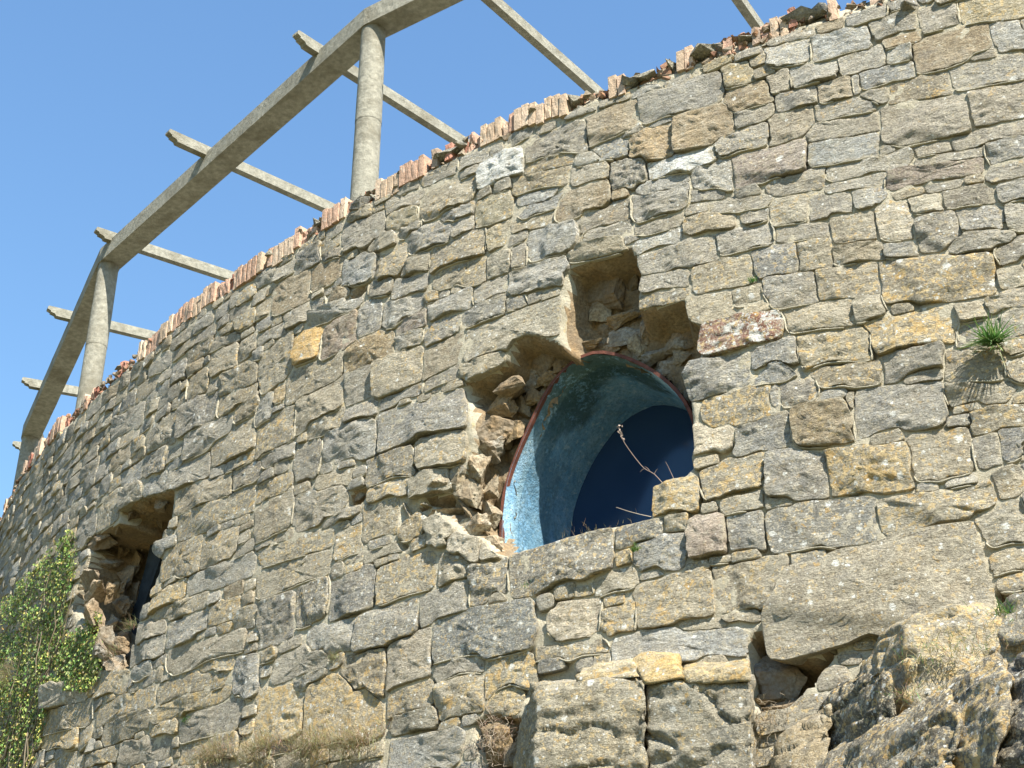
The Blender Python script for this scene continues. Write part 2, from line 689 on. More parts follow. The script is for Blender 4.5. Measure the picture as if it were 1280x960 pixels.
tile(960, 0, [
    (215, 250, 510, 185, 120, 'l'), (10, 190, 225, 150, 75, 'g'), (0, 300, 215, 240, 100, 'w'), (400, 90, 590, 55, 70, 'l'),
    (520, 155, 740, 100, 95, 'g'), (580, 222, 745, 185, 50, 't'), (760, 110, 945, 70, 110, 'l'), (960, 60, 1280, 20, 120, 'k'),
    (725, 300, 1110, 180, 155, 't'), (1130, 200, 1280, 170, 140, 'l'), (1020, 285, 1135, 255, 60, 'g'), (365, 335, 585, 270, 95, 'l'),
    (595, 285, 725, 255, 70, 'w'), (120, 400, 345, 350, 85, 'l'), (0, 430, 100, 400, 90, 'g'), (455, 415, 740, 345, 95, 'd'),
    (55, 520, 245, 470, 90, 'g'), (250, 475, 420, 430, 110, 't'), (425, 430, 460, 420, 90, 'l'), (610, 465, 912, 415, 105, 'o'),
    (470, 500, 605, 465, 60, 'g'), (920, 400, 1290, 325, 110, 'g'), (1015, 560, 1290, 500, 170, 'g'), (580, 640, 1005, 570, 200, 'g', .03),
    (240, 575, 530, 515, 80, 'g'), (200, 670, 545, 605, 85, 'g'), (0, 660, 225, 590, 140, 'g'), (205, 785, 535, 715, 100, 'l'),
    (300, 890, 720, 790, 70, 'w'), (740, 760, 910, 725, 45, 'g'), (930, 720, 1290, 640, 70, 'g'), (1095, 780, 1290, 720, 120, 'l'),
    (590, 905, 1085, 820, 80, 'p'), (730, 825, 1080, 760, 40, 'g'), (300, 945, 590, 885, 50, 'g'), (0, 930, 280, 880, 90, 'g'),
    (1100, 890, 1290, 850, 90, 'g')])
tile(640, 0, [
    (378, 655, 625, 575, 150, 't'), (635, 560, 1060, 430, 140, 'l', .03), (815, 680, 1110, 590, 170, 't', .035),
    (590, 740, 800, 700, 145, 't', .03), (60, 770, 370, 675, 140, 'g'), (0, 695, 95, 660, 70, 'g'), (262, 560, 425, 515, 80, 'g'),
    (605, 450, 740, 400, 75, 'l'), (960, 320, 1110, 265, 70, 'k'), (1060, 390, 1190, 355, 100, 'k'), (1060, 530, 1290, 450, 105, 't'),
    (1110, 610, 1290, 560, 70, 'g'), (1030, 740, 1290, 660, 105, 'g'), (540, 695, 650, 640, 60, 'g'), (320, 820, 480, 780, 50, 'w'),
    (310, 885, 490, 840, 80, 'g'), (420, 780, 590, 730, 110, 'd'), (500, 890, 665, 850, 145, 'd'), (60, 850, 300, 770, 80, 'o'),
    (0, 930, 275, 870, 80, 'o'), (690, 860, 1010, 785, 75, 'W', .04), (630, 960, 870, 910, 90, 'l'), (925, 900, 1100, 870, 140, 'w'),
    (1105, 865, 1475, 795, 155, 'p', .03)])
tile(960, 240, [
    (0, 105, 200, 80, 110, 'c'), (205, 100, 420, 50, 110, 'g'), (425, 40, 575, 25, 90, 'd'), (705, 75, 870, 50, 90, 'c'),
    (880, 40, 1130, 10, 80, 'g'), (745, 220, 960, 180, 165, 'd', .03), (955, 150, 1190, 140, 130, 'd', .02), (1190, 130, 1290, 110, 140, 'g'),
    (925, 275, 1230, 215, 75, 'g', .06), (320, 200, 540, 170, 150, 'c'), (545, 150, 720, 150, 210, 'C'), (60, 215, 300, 190, 60, 'g'),
    (160, 330, 315, 310, 140, 'c', .02), (320, 320, 580, 290, 85, 'c', .03), (580, 300, 730, 280, 50, 'g', .03),
    (0, 505, 240, 480, 140, 'd', .02), (245, 470, 560, 430, 150, 'o'), (565, 460, 1150, 430, 215, 'y', .045), (1155, 320, 1290, 280, 110, 'g'),
    (1155, 440, 1290, 420, 90, 'c'), (90, 650, 425, 600, 130, 'c', .02), (430, 600, 560, 560, 100, 'c', .03), (500, 730, 950, 670, 170, 'Z', .03),
    (950, 610, 1085, 580, 80, 'c', .03), (1080, 570, 1290, 520, 90, 'g'), (150, 810, 520, 770, 170, 'Q'),
    (-80, 860, 150, 820, 180, 'd', .02), (575, 885, 885, 820, 130, 'd', .04), (230, 930, 565, 890, 110, 'y'), (885, 880, 1190, 880, 160, 'o'),
    (1195, 800, 1290, 770, 80, 'y'), (1190, 900, 1290, 880, 110, 'o'), (690, 940, 870, 900, 60, 'g')])
tile(960, 480, [
    (60, 60, 250, 20, 100, 'g'), (0, 80, 60, 60, 110, 'g'), (140, 225, 430, 195, 220, 'T', .05), (430, 160, 885, 90, 210, 'd', .01),
    (905, 60, 1230, 20, 110, 'o'), (1020, 200, 1290, 150, 95, 'y'), (-10, 460, 290, 455, 215, 'd', .03), (305, 450, 730, 410, 225, 'Z', .04),
    (710, 390, 1010, 330, 235, 'o'), (1040, 355, 1155, 330, 155, 'g'), (1165, 300, 1290, 290, 150, 'd'), (1150, 510, 1290, 480, 115, 'o'),
    (15, 740, 535, 680, 225, 'e'), (560, 670, 1130, 570, 140, 'y', .035), (1050, 730, 1290, 700, 195, 'o'), (1090, 925, 1290, 865, 120, 'c'),
    (430, 100, 400, 95, 90, 'c')])
tile(640, 240, [
    (40, 70, 235, 20, 85, 'l'), (220, 105, 490, 15, 140, 't'), (615, 90, 880, 20, 150, 'l', .03), (890, 30, 1050, 10, 60, 'g'),
    (350, 150, 580, 90, 100, 'g'), (80, 280, 320, 225, 150, 'l', .03), (0, 190, 215, 110, 50, 'c'), (0, 340, 70, 320, 120, 'g'),
    (370, 215, 600, 170, 60, 'g'), (855, 180, 1105, 140, 85, 'o', .03), (610, 200, 860, 135, 45, 'g'), (1000, 85, 1290, 40, 50, 'g'),
    (1170, 130, 1290, 110, 70, 'g'), (620, 280, 855, 215, 65, 'w'), (1030, 270, 1290, 210, 95, 'l'), (640, 370, 1020, 280, 115, 'g'),
    (915, 440, 1205, 390, 135, 'o'), (1215, 360, 1425, 330, 130, 'd', .02), (640, 470, 870, 420, 85, 'g'), (620, 565, 860, 520, 60, 'y'),
    (880, 600, 1100, 560, 105, 'c'), (1100, 540, 1230, 510, 70, 'c'), (935, 760, 1370, 665, 165, 'R', .05), (0, 470, 275, 390, 125, 'l', .03),
    (285, 320, 560, 262, 45, 'c', .05)])
# the rest directly in photo pixels
T4 += [
    (580, 435, 700, 392, 42, 'c', .02), (848, 482, 937, 460, 38, 'd', .03), (942, 462, 996, 450, 40, 'd'), (883, 522, 966, 497, 38, 'y'),
    (863, 553, 916, 541, 34, 'C'), (920, 553, 986, 536, 34, 'd'), (878, 610, 954, 586, 42, 'y'), (812, 630, 874, 618, 38, 'Z', .03),
    (861, 677, 907, 668, 52, 'p', .05), (910, 667, 950, 661, 46, 'd'), (832, 654, 860, 652, 20, 'c'), (792, 697, 856, 688, 42, 'd', .02),
    (637, 722, 768, 688, 50, 'e', .04), (588, 733, 633, 722, 42, 'e', .02), (745, 732, 797, 718, 20, 'c'), (752, 785, 792, 772, 36, 'y'),
    (690, 790, 750, 778, 58, 'C'), (540, 803, 668, 785, 64, 'e', .03), (797, 758, 890, 742, 54, 'y', .03), (897, 740, 986, 724, 56, 'o', .02),
    (446, 795, 520, 772, 44, 'e', .03), (526, 768, 584, 744, 36, 'g'), (412, 755, 468, 732, 50, 'd', .03), (470, 735, 545, 707, 46, 'y'),
    (548, 712, 585, 700, 36, 'c'), (386, 808, 440, 792, 36, 'g', .02), (485, 835, 537, 815, 64, 'g'), (425, 862, 481, 842, 72, 'y'),
    (487, 882, 540, 868, 32, 'y'), (545, 880, 600, 862, 48, 'y', .03), (610, 850, 668, 828, 48, 'Z'), (545, 838, 605, 822, 34, 'g'),
    (765, 815, 932, 795, 38, 'l', .03), (850, 786, 935, 776, 16, 'c'), (902, 780, 945, 770, 18, 'o'), (668, 812, 760, 800, 28, 'y'),
    (612, 880, 650, 868, 40, 'Z'), (962, 772, 1238, 706, 112, 'O', .10), (368, 645, 432, 624, 42, 'g', .02), (320, 652, 364, 632, 54, 'o'),
    (404, 654, 450, 634, 14, 'g', .03), (453, 655, 497, 640, 44, 'o'), (502, 652, 526, 646, 46, 'y'), (420, 684, 452, 672, 34, 'y'),
    (325, 700, 418, 674, 28, 'y'), (455, 697, 498, 684, 10, 'c'), (320, 728, 416, 698, 38, 'o'), (371, 760, 410, 744, 50, 'e', .02),
    (325, 785, 367, 770, 54, 'd', .02), (340, 842, 412, 815, 34, 'g'), (320, 900, 378, 888, 68, 'Z'), (383, 896, 478, 872, 86, 'Z'),
    (364, 864, 408, 842, 14, 'g', .03), (490, 906, 552, 893, 24, 'o', .03), (490, 952, 576, 936, 46, 'l', .0), (612, 745, 632, 742, 18, 'c'),
    (340, 378, 388, 356, 36, 't'), (325, 472, 366, 442, 52, 'o'), (367, 440, 401, 426, 36, 'Y', .035), (357, 402, 386, 389, 16, 'g', .02),
    (320, 427, 356, 410, 12, 'g'), (388, 402, 452, 374, 17, 'l', .04), (403, 435, 446, 407, 38, 'p'), (448, 402, 473, 393, 36, 'd'),
    (482, 398, 530, 377, 34, 'l'), (432, 450, 493, 426, 34, 'T', .02), (496, 408, 534, 396, 22, 'p', .02), (493, 433, 528, 421, 19, 'g'),
    (537, 393, 590, 373, 20, 'l', .04), (592, 370, 634, 353, 14, 'g'), (532, 420, 574, 404, 22, 'd'), (580, 403, 633, 382, 20, 'd', .02),
    (467, 478, 528, 452, 48, 'o', .03), (530, 460, 579, 430, 34, 't'), (358, 487, 425, 460, 34, 'o'), (432, 490, 466, 477, 42, 'g'),
    (370, 522, 428, 492, 42, 'o', .02), (343, 498, 354, 494, 22, 'T'), (320, 522, 341, 507, 30, 'g'), (433, 521, 472, 506, 18, 'd', .03),
    (475, 507, 530, 484, 12, 'g'), (473, 542, 583, 508, 46, 'd', .03), (530, 484, 575, 464, 14, 'g'), (574, 466, 628, 449, 17, 'c', .04),
    (385, 537, 430, 520, 22, 'o'), (322, 552, 369, 532, 46, 'y'), (408, 560, 468, 547, 40, 'l', .02), (325, 577, 369, 557, 19, 'l', .02),
    (370, 582, 398, 572, 46, 'd'), (458, 592, 520, 577, 34, 'e', .02), (520, 567, 580, 560, 40, 'c', .05), (397, 607, 440, 596, 20, 'c'),
    (322, 622, 364, 607, 28, 'y'), (462, 622, 510, 606, 24, 'y', .03), (515, 612, 560, 598, 22, 'c', .06), (512, 640, 550, 622, 14, 'y', .03),
    (536, 672, 566, 668, 40, 'c', .05), (560, 690, 600, 682, 32, 'C', .04), (600, 690, 626, 690, 20, 'C', .03),
    (600, 222, 656, 198, 32, 'W', .03), (525, 264, 594, 236, 35, 'o', .02), (482, 260, 530, 246, 18, 'g'), (485, 280, 522, 269, 26, 'k'),
    (427, 300, 479, 281, 35, 'g'), (438, 269, 464, 263, 20, 'o', .03), (463, 307, 496, 296, 21, 'o', .03), (499, 291, 527, 284, 17, 'd', .02),
    (510, 303, 563, 289, 31, 'd', .03), (550, 273, 594, 259, 17, 'd', .02), (567, 289, 592, 279, 17, 'g', .02), (593, 273, 637, 254, 33, 'k'),
    (540, 327, 607, 299, 33, 'o', .03), (609, 300, 636, 289, 27, 'k'), (472, 341, 509, 319, 29, 'o', .03), (503, 336, 536, 328, 19, 'c', .03),
    (428, 344, 469, 333, 33, 'l', .02), (388, 353, 427, 333, 31, 't'), (370, 331, 400, 316, 23, 'd', .02), (403, 323, 428, 315, 13, 'g', .02),
    (545, 352, 606, 336, 27, 'o'), (609, 336, 638, 326, 23, 'c'), (492, 366, 532, 354, 24, 'd'), (466, 361, 489, 353, 17, 'g'),
    (651, 264, 704, 248, 25, 'l'), (637, 300, 660, 290, 12, 'g'), (320, 350, 344, 338, 20, 'g'),
    (224, 530, 271, 507, 34, 'd', .03), (273, 512, 321, 492, 24, 'o'), (185, 552, 222, 530, 35, 'o', .02), (230, 562, 291, 528, 28, 'g', .03),
    (293, 516, 325, 502, 29, 'o', .02), (182, 586, 207, 574, 33, 'g'), (265, 567, 320, 541, 35, 'o', .02), (262, 457, 297, 441, 31, 'o'),
    (235, 487, 262, 473, 25, 'o'), (275, 482, 319, 464, 25, 'o'), (140, 537, 180, 517, 25, 'l'), (210, 602, 262, 580, 25, 'g', .02),
    (222, 630, 290, 602, 24, 'o', .04), (222, 662, 318, 622, 29, 'y', .02), (291, 601, 328, 586, 22, 'g'), (178, 609, 208, 598, 19, 'l'),
    (150, 630, 178, 614, 22, 'g', .04), (122, 652, 150, 627, 36, 'o'), (152, 602, 178, 587, 19, 'd'), (95, 672, 120, 652, 33, 'g'),
    (204, 706, 249, 691, 39, 'y'), (194, 692, 221, 677, 15, 'g', .03), (253, 692, 299, 674, 33, 'o'), (190, 757, 231, 738, 23, 'Z', .03),
    (233, 737, 318, 704, 23, 'g'), (192, 770, 261, 747, 21, 'o', .02), (210, 796, 261, 774, 25, 'd'), (172, 796, 207, 780, 23, 'g', .03),
    (164, 822, 204, 806, 25, 'g', .03), (263, 771, 300, 757, 27, 'y'), (208, 830, 308, 798, 25, 'g'), (166, 841, 190, 834, 19, 'g'),
    (294, 850, 323, 842, 48, 'd', .02), (250, 839, 292, 823, 19, 'y'), (122, 896, 194, 870, 25, 'y', .02), (198, 869, 270, 842, 21, 'y'),
    (191, 900, 288, 870, 21, 'Z', .04), (52, 907, 116, 887, 32, 'y', .02), (52, 926, 100, 918, 22, 'Z'), (128, 918, 187, 897, 27, 'o', .03),
    (189, 915, 224, 904, 19, 'Z', .03), (226, 910, 302, 887, 40, 'g'), (150, 946, 214, 932, 30, 'g'), (106, 953, 148, 942, 16, 'y'),
    (60, 872, 110, 863, 26, 'C', .05), (120, 857, 160, 847, 28, 'y'), (226, 945, 300, 930, 26, 'y'), (300, 940, 318, 936, 24, 'Z'),
    (262, 435, 300, 420, 14, 'g'), (300, 440, 322, 425, 20, 'o'), (188, 460, 215, 446, 18, 'g'), (215, 470, 233, 460, 20, 'd'),
]

PAL = {  # kind: (colour, orange lichen, white lichen)
    'g': ((0.320, 0.300, 0.250), 0.14, 0.20), 'l': ((0.370, 0.365, 0.330), 0.05, 0.20), 'd': ((0.250, 0.248, 0.228), 0.14, 0.34),
    'e': ((0.220, 0.212, 0.182), 0.35, 0.60), 'o': ((0.320, 0.280, 0.200), 0.32, 0.26), 't': ((0.330, 0.250, 0.145), 0.12, 0.08),
    'T': ((0.350, 0.255, 0.130), 0.35, 0.14), 'y': ((0.300, 0.265, 0.190), 0.62, 0.42), 'Z': ((0.340, 0.285, 0.180), 0.95, 0.45),
    'c': ((0.410, 0.365, 0.265), 0.22, 0.28), 'C': ((0.500, 0.445, 0.340), 0.20, 0.40), 'w': ((0.450, 0.445, 0.400), 0.06, 0.50),
    'W': ((0.560, 0.570, 0.540), 0.02, 0.98), 'p': ((0.360, 0.290, 0.235), 0.04, 0.12), 'Y': ((0.560, 0.370, 0.150), 0.75, 0.05),
    'R': ((0.270, 0.140, 0.095), 0.60, 1.0), 'k': ((0.400, 0.350, 0.220), 0.45, 0.28), 'O': ((0.255, 0.220, 0.155), 0.36, 0.42),
    'Q': ((0.370, 0.325, 0.215), 0.55, 0.24),
}

seeds = []  # sc, zc, a, b, slope, kind, off, traced
for r in T4:
    x1, y1, x2, y2, h, kd = r[:6]
    off = r[6] if len(r) > 6 else random.uniform(-0.004, 0.016)
    if x2 < x1:
        x1, y1, x2, y2 = x2, y2, x1, y1
    s1, z1 = sz(x1, y1)
    s2, z2 = sz(x2, y2)
    xm, ym = (x1 + x2) / 2, (y1 + y2) / 2
    _, zt = sz(xm, ym - h / 2)
    _, zb = sz(xm, ym + h / 2)
    a = max((s2 - s1) / 2, 0.02)
    b = max((zt - zb) / 2, 0.015)
    seeds.append([(s1 + s2) / 2, (zt + zb) / 2, a, b, (z2 - z1) / max(s2 - s1, 0.05), kd, off, True])
N_TR = len(seeds)

# coverage raster, then coursed fill where nothing was traced
S0, S1, Z0 = -22.6, -7.0, 1.7
DR = 0.02
gs = np.arange(S0, S1, DR)
gz = np.arange(Z0, 7.6, DR)
cov = np.zeros((len(gs), len(gz)), bool)
GS, GZ = np.meshgrid(gs, gz, indexing='ij')
cov |= in_rec(GS, GZ) | (GZ > z_top(GS) - 0.01)
PLINTH = poly_sz([(650, 852), (700, 838), (940, 838), (945, 985), (640, 985)])
ROCKS = poly_sz([(1040, 905), (1062, 850), (1100, 800), (1135, 778), (1180, 752), (1255, 758), (1300, 745), (1320, 1000), (985, 1000), (1000, 950)])
cov |= (poly_sd(PLINTH, GS, GZ) > 0) | (poly_sd(ROCKS, GS, GZ) > 0)


def mark(sd):
    sc, zc, a, b, sl = sd[:5]
    i0, i1 = int((sc - a - S0) / DR), int((sc + a - S0) / DR) + 1
    j0 = int((zc - b - abs(sl) * a - Z0) / DR)
    j1 = int((zc + b + abs(sl) * a - Z0) / DR) + 2
    i0, j0 = max(i0, 0), max(j0, 0)
    if i1 <= i0 or j1 <= j0:
        return
    u = GS[i0:i1, j0:j1] - sc
    v = GZ[i0:i1, j0:j1] - zc - sl * u
    cov[i0:i1, j0:j1] |= (np.abs(u) <= a + 0.005) & (np.abs(v) <= b + 0.005)


def covered(sc, zc, a, b):
    i0, i1 = max(int((sc - a - S0) / DR), 0), int((sc + a - S0) / DR) + 1
    j0, j1 = max(int((zc - b - Z0) / DR), 0), int((zc + b - Z0) / DR) + 1
    if i1 <= i0 or j1 <= j0:
        return 1.0
    blk = cov[i0:i1, j0:j1]
    return blk.mean() if blk.size else 1.0


for sd in seeds:
    mark(sd)
fillk = ['g'] * 30 + ['o'] * 22 + ['l'] * 12 + ['d'] * 14 + ['c'] * 10 + ['t'] * 4 + ['y'] * 8


def pick(z):
    if z < 4.2 and random.random() < 0.4:
        return random.choice(['y', 'y', 'e', 'Z', 'o'])
    return random.choice(fillk)


for (h0, h1, w0, w1, lim) in ((0.11, 0.19, 0.18, 0.42, 0.14), (0.08, 0.13, 0.12, 0.26, 0.16), (0.05, 0.08, 0.08, 0.20, 0.12)):
    z = Z0 + 0.02
    while z < 7.5:
        h = random.uniform(h0, h1)
        s = S0 + random.uniform(0, 0.2)
        while s < S1:
            w = random.uniform(w0, w1)
            hh = h * random.uniform(0.85, 1.0)
            if covered(s + w / 2, z + h / 2, w / 2, hh / 2) < lim:
                sd = [s + w / 2, z + h / 2 + random.uniform(-.01, .01), w / 2 - 0.004, hh / 2 - 0.003, random.uniform(-.06, .06), pick(z), random.choice([random.uniform(-0.004, 0.010), random.uniform(0.0, 0.028)]), False]
                seeds.append(sd)
                mark(sd)
                s += w
            else:
                s += w * 0.33
        z += h * (1.0 if h0 > 0.1 else 0.5)

SD = np.array([x[:5] for x in seeds], float)
SDR = np.array([0.85 if x[5] == 'R' else (0.5 if x[5] == 'T' else random.uniform(0.05, 0.4)) for x in seeds])


def box_sd(i, s, z):
    """rounded box distance to seeds i (array) at points; broadcast"""
    u = s - SD[i, 0]
    v = z - SD[i, 1] - SD[i, 4] * u
    a, b = SD[i, 2], SD[i, 3]
    r = SDR[i] * np.minimum(a, b)
    qx = np.abs(u) - a + r
    qy = np.abs(v) - b + r
    return np.hypot(np.maximum(qx, 0), np.maximum(qy, 0)) + np.minimum(np.maximum(qx, qy), 0) - r


def outline(i, K):
    sc, zc, a, b, sl = SD[i]
    L = 2 * (a + b) * 2
    per = (np.arange(K) + 0.5) / K * 4
    # walk the box perimeter with steps by true length
    la, lb = 2 * a, 2 * b
    tot = 2 * (la + lb)
    d = (np.arange(K) + 0.37) / K * tot
    bu = np.where(d < la, -a + d, np.where(d < la + lb, a, np.where(d < 2 * la + lb, a - (d - la - lb), -a)))
    bv = np.where(d < la, -b, np.where(d < la + lb, -b + (d - la), np.where(d < 2 * la + lb, b, b - (d - 2 * la - lb))))
    T = np.linspace(0.25, 1.0 + min(0.055 / min(a, b), 1.0), 44)
    U = bu[:, None] * T[None]
    V = bv[:, None] * T[None]
    s = sc + U
    z = zc + V + sl * U
    ws = s + 0.013 * n2(s, z, 7.0, 2, 5.0) + 0.009 * n2(s, z, 22.0, 2, 9.0)
    wz = z + 0.012 * n2(s, z, 6.0, 2, 25.0) + 0.009 * n2(s, z, 22.0, 2, 19.0)
    di = box_sd(np.array([i]), ws, wz)
    near = np.where((np.abs(SD[:, 0] - sc) < a + SD[:, 2] + 0.12) & (np.abs(SD[:, 1] - zc) < b + SD[:, 3] + 0.12 + np.abs(sl) * a + np.abs(SD[:, 4]) * SD[:, 2]))[0]
    near = near[near != i]
    ok = di < (0.040 if seeds[i][7] else 0.024)
    for j in near:
        ok &= di <= box_sd(np.array([j]), ws, wz)
    ok &= ~(z > z_top(s) - 0.004)
    if seeds[i][5] != 'O':
        ok &= ~in_rec(s, z)
    bad = ~ok
    first = np.where(bad.any(1), bad.argmax(1), len(T))
    t = np.where(first == 0, T[0] * 0.6, T[np.clip(first - 1, 0, len(T) - 1)])
    # light smoothing keeps the corners but removes steps
    t = 0.66 * t + 0.17 * (np.roll(t, 1) + np.roll(t, -1))
    u = bu * t
    v = bv * t
    return u, v + sl * u


def stone_geo(g, i, rec_list):
    sc, zc, a, b, sl = SD[i]
    kd, off0, tr = seeds[i][5], seeds[i][6], seeds[i][7]
    dist = math.hypot(*(W(sc, zc, 0)[:2])) + 0.001
    fine = 0.020 * dist / 9.0 * (1.0 if tr else 1.25)
    K = int(min(max(4 * (a + b) / fine, 12), 64))
    u, v = outline(i, K)
    r = np.hypot(u, v)
    rm = r.mean()
    gap = random.uniform(0.001, 0.0045)
    lowgap = random.choice([0, 0, 0.005, 0.010, 0.014]) if b > 0.04 else 0
    sh = gap + np.where(v < -0.5 * b, lowgap, 0)
    # shrink towards the centre line so that joints stay even
    u = u - np.sign(u) * np.minimum(sh * np.abs(u) / (r + 1e-6) * 1.2, np.abs(u) * 0.3)
    v = v - np.sign(v) * np.minimum(sh * np.abs(v) / (r + 1e-6) * 1.6, np.abs(v) * 0.3)
    er = min(0.004 + 0.011 * min(a, b), 0.4 * min(a, b)) * random.uniform(0.5, 1.4)
    rs = min(a, b)
    nr = int(min(max(rs / fine * 1.25, 1), 10))
    e = [rs * (1 - q) for q in np.linspace(0, 1, nr + 1)[1:-1]] if nr > 1 else []
    e = [x for x in e if x > er * 1.2] + [er, er * 0.45, er * 0.12, 0]
    ts = [1 - x / rs for x in e]
    seed = random.uniform(0, 90)
    tiltu = random.gauss(0, 0.012) / (a + 0.08)
    tiltv = random.gauss(-0.002, 0.010) / (b + 0.04)
    amp = 0.7 + 0.8 * random.random()
    facets = []
    for q in range(random.randint(2, 5)):
        ph = random.uniform(0, 2 * math.pi)
        gr = random.uniform(0.06, 0.42)
        dd = random.uniform(0.35, 1.0) * rs
        facets.append((math.cos(ph) * gr, math.sin(ph) * gr, gr * dd))
    rings = []
    for t in [0.0] + ts:
        uu, vv = (u * t, v * t) if t > 0 else (np.zeros(1), np.zeros(1))
        s, z = sc + uu, zc + vv
        ed = (1 - t) * rs
        rd = 0 if ed >= er else er * 0.75 * (1 - math.sqrt(max(1 - (1 - ed / er) ** 2, 0)))
        P = np.stack([s * 10 + seed, z * 18, 0 * s + seed], -1)
        o = off0 * 0.7 + 0.004 + tiltu * uu + tiltv * vv - rd
        o = o + amp * (0.008 * ridged(P, 2) + 0.009 * fbm(P * 2.4, 3)) * min(1.0, 0.5 + rs / 0.1)
        fac = np.zeros_like(uu)
        for fx, fy, fd in facets:
            fac = np.minimum(fac, fd - (fx * uu + fy * vv))
        o = o + np.maximum(fac, -0.030)
        o = np.maximum(o, 0.002 + 0.004 * vn(P * 1.3) - rd)
        if t > 0:
            kq = max(0.0, 1 - t * rs / 0.05) * 0.85
            o = o * (1 - kq) + o.mean() * kq
        rings.append(np.stack([s, z, o], -1))
    rings[0][:, 2] = rings[1][:, 2].mean()
    # sides, going back into the mortar
    back = 0.10
    if rec_list:
        back = 0.22
    e1 = rings[-1].copy()
    for q, (sk_, dz) in enumerate(((0.99, 0.03), (0.96, back))):
        e2 = e1.copy()
        e2[:, 0] = sc + (e1[:, 0] - sc) * sk_
        e2[:, 1] = zc + (e1[:, 1] - zc) * sk_
        e2[:, 2] = (e1[:, 2] - dz) if q == 0 else -back
        if q == 0:
            e2[:, 2] += 0.006 * vn(np.stack([e1[:, 0] * 30, e1[:, 1] * 30, e1[:, 2] * 0 + seed], -1))
        rings.append(e2)
    Q = np.concatenate(rings)
    V = W(Q[:, 0], Q[:, 1], Q[:, 2])
    Fc = [(0, 1 + (q + 1) % K, 1 + q) for q in range(K)]
    nring = len(rings) - 1
    for k_ in range(nring - 1):
        A = 1 + k_ * K
        B = A + K
        for q in range(K):
            p = (q + 1) % K
            Fc.append((A + q, A + p, B + p, B + q))
    Fc = [tuple(reversed(f)) for f in Fc]
    base, orr, wh = PAL[kd]
    j = 1 + random.gauss(0, 0.09)
    wm = random.gauss(0, 0.02)
    avg = (0.335, 0.312, 0.256)
    kk = 0.0 if kd in 'YRW' else 0.30
    base = tuple(max(0.03, (c * (1 - kk) + m_ * kk) * j * (1 + wm * s_)) for c, m_, s_ in zip(base, avg, (1, 0, -1.4)))
    g.add(V, Fc, base, (min(1, max(0, orr + random.gauss(0, 0.08))), min(1, max(0, wh + random.gauss(0, 0.08))), 0.0))
    es = [0.0] + [float(np.clip(1 - (1 - t) * rs / 0.040, 0, 1)) for t in ts for _ in range(K)] + [1.0] * (2 * K)
    g.l[-1][:, 2] = np.array(es)
    return u, v


# ------------------------------------------------------------------ build the wall
base_pt = W(-34 * math.pi / 180 * RW, 0.0, 0.0)
wall = empty('stone_wall', tuple(base_pt))
tag(wall, 'curved grey rubble stone wall of a round bastion with broken window openings and brick edging', 'wall')

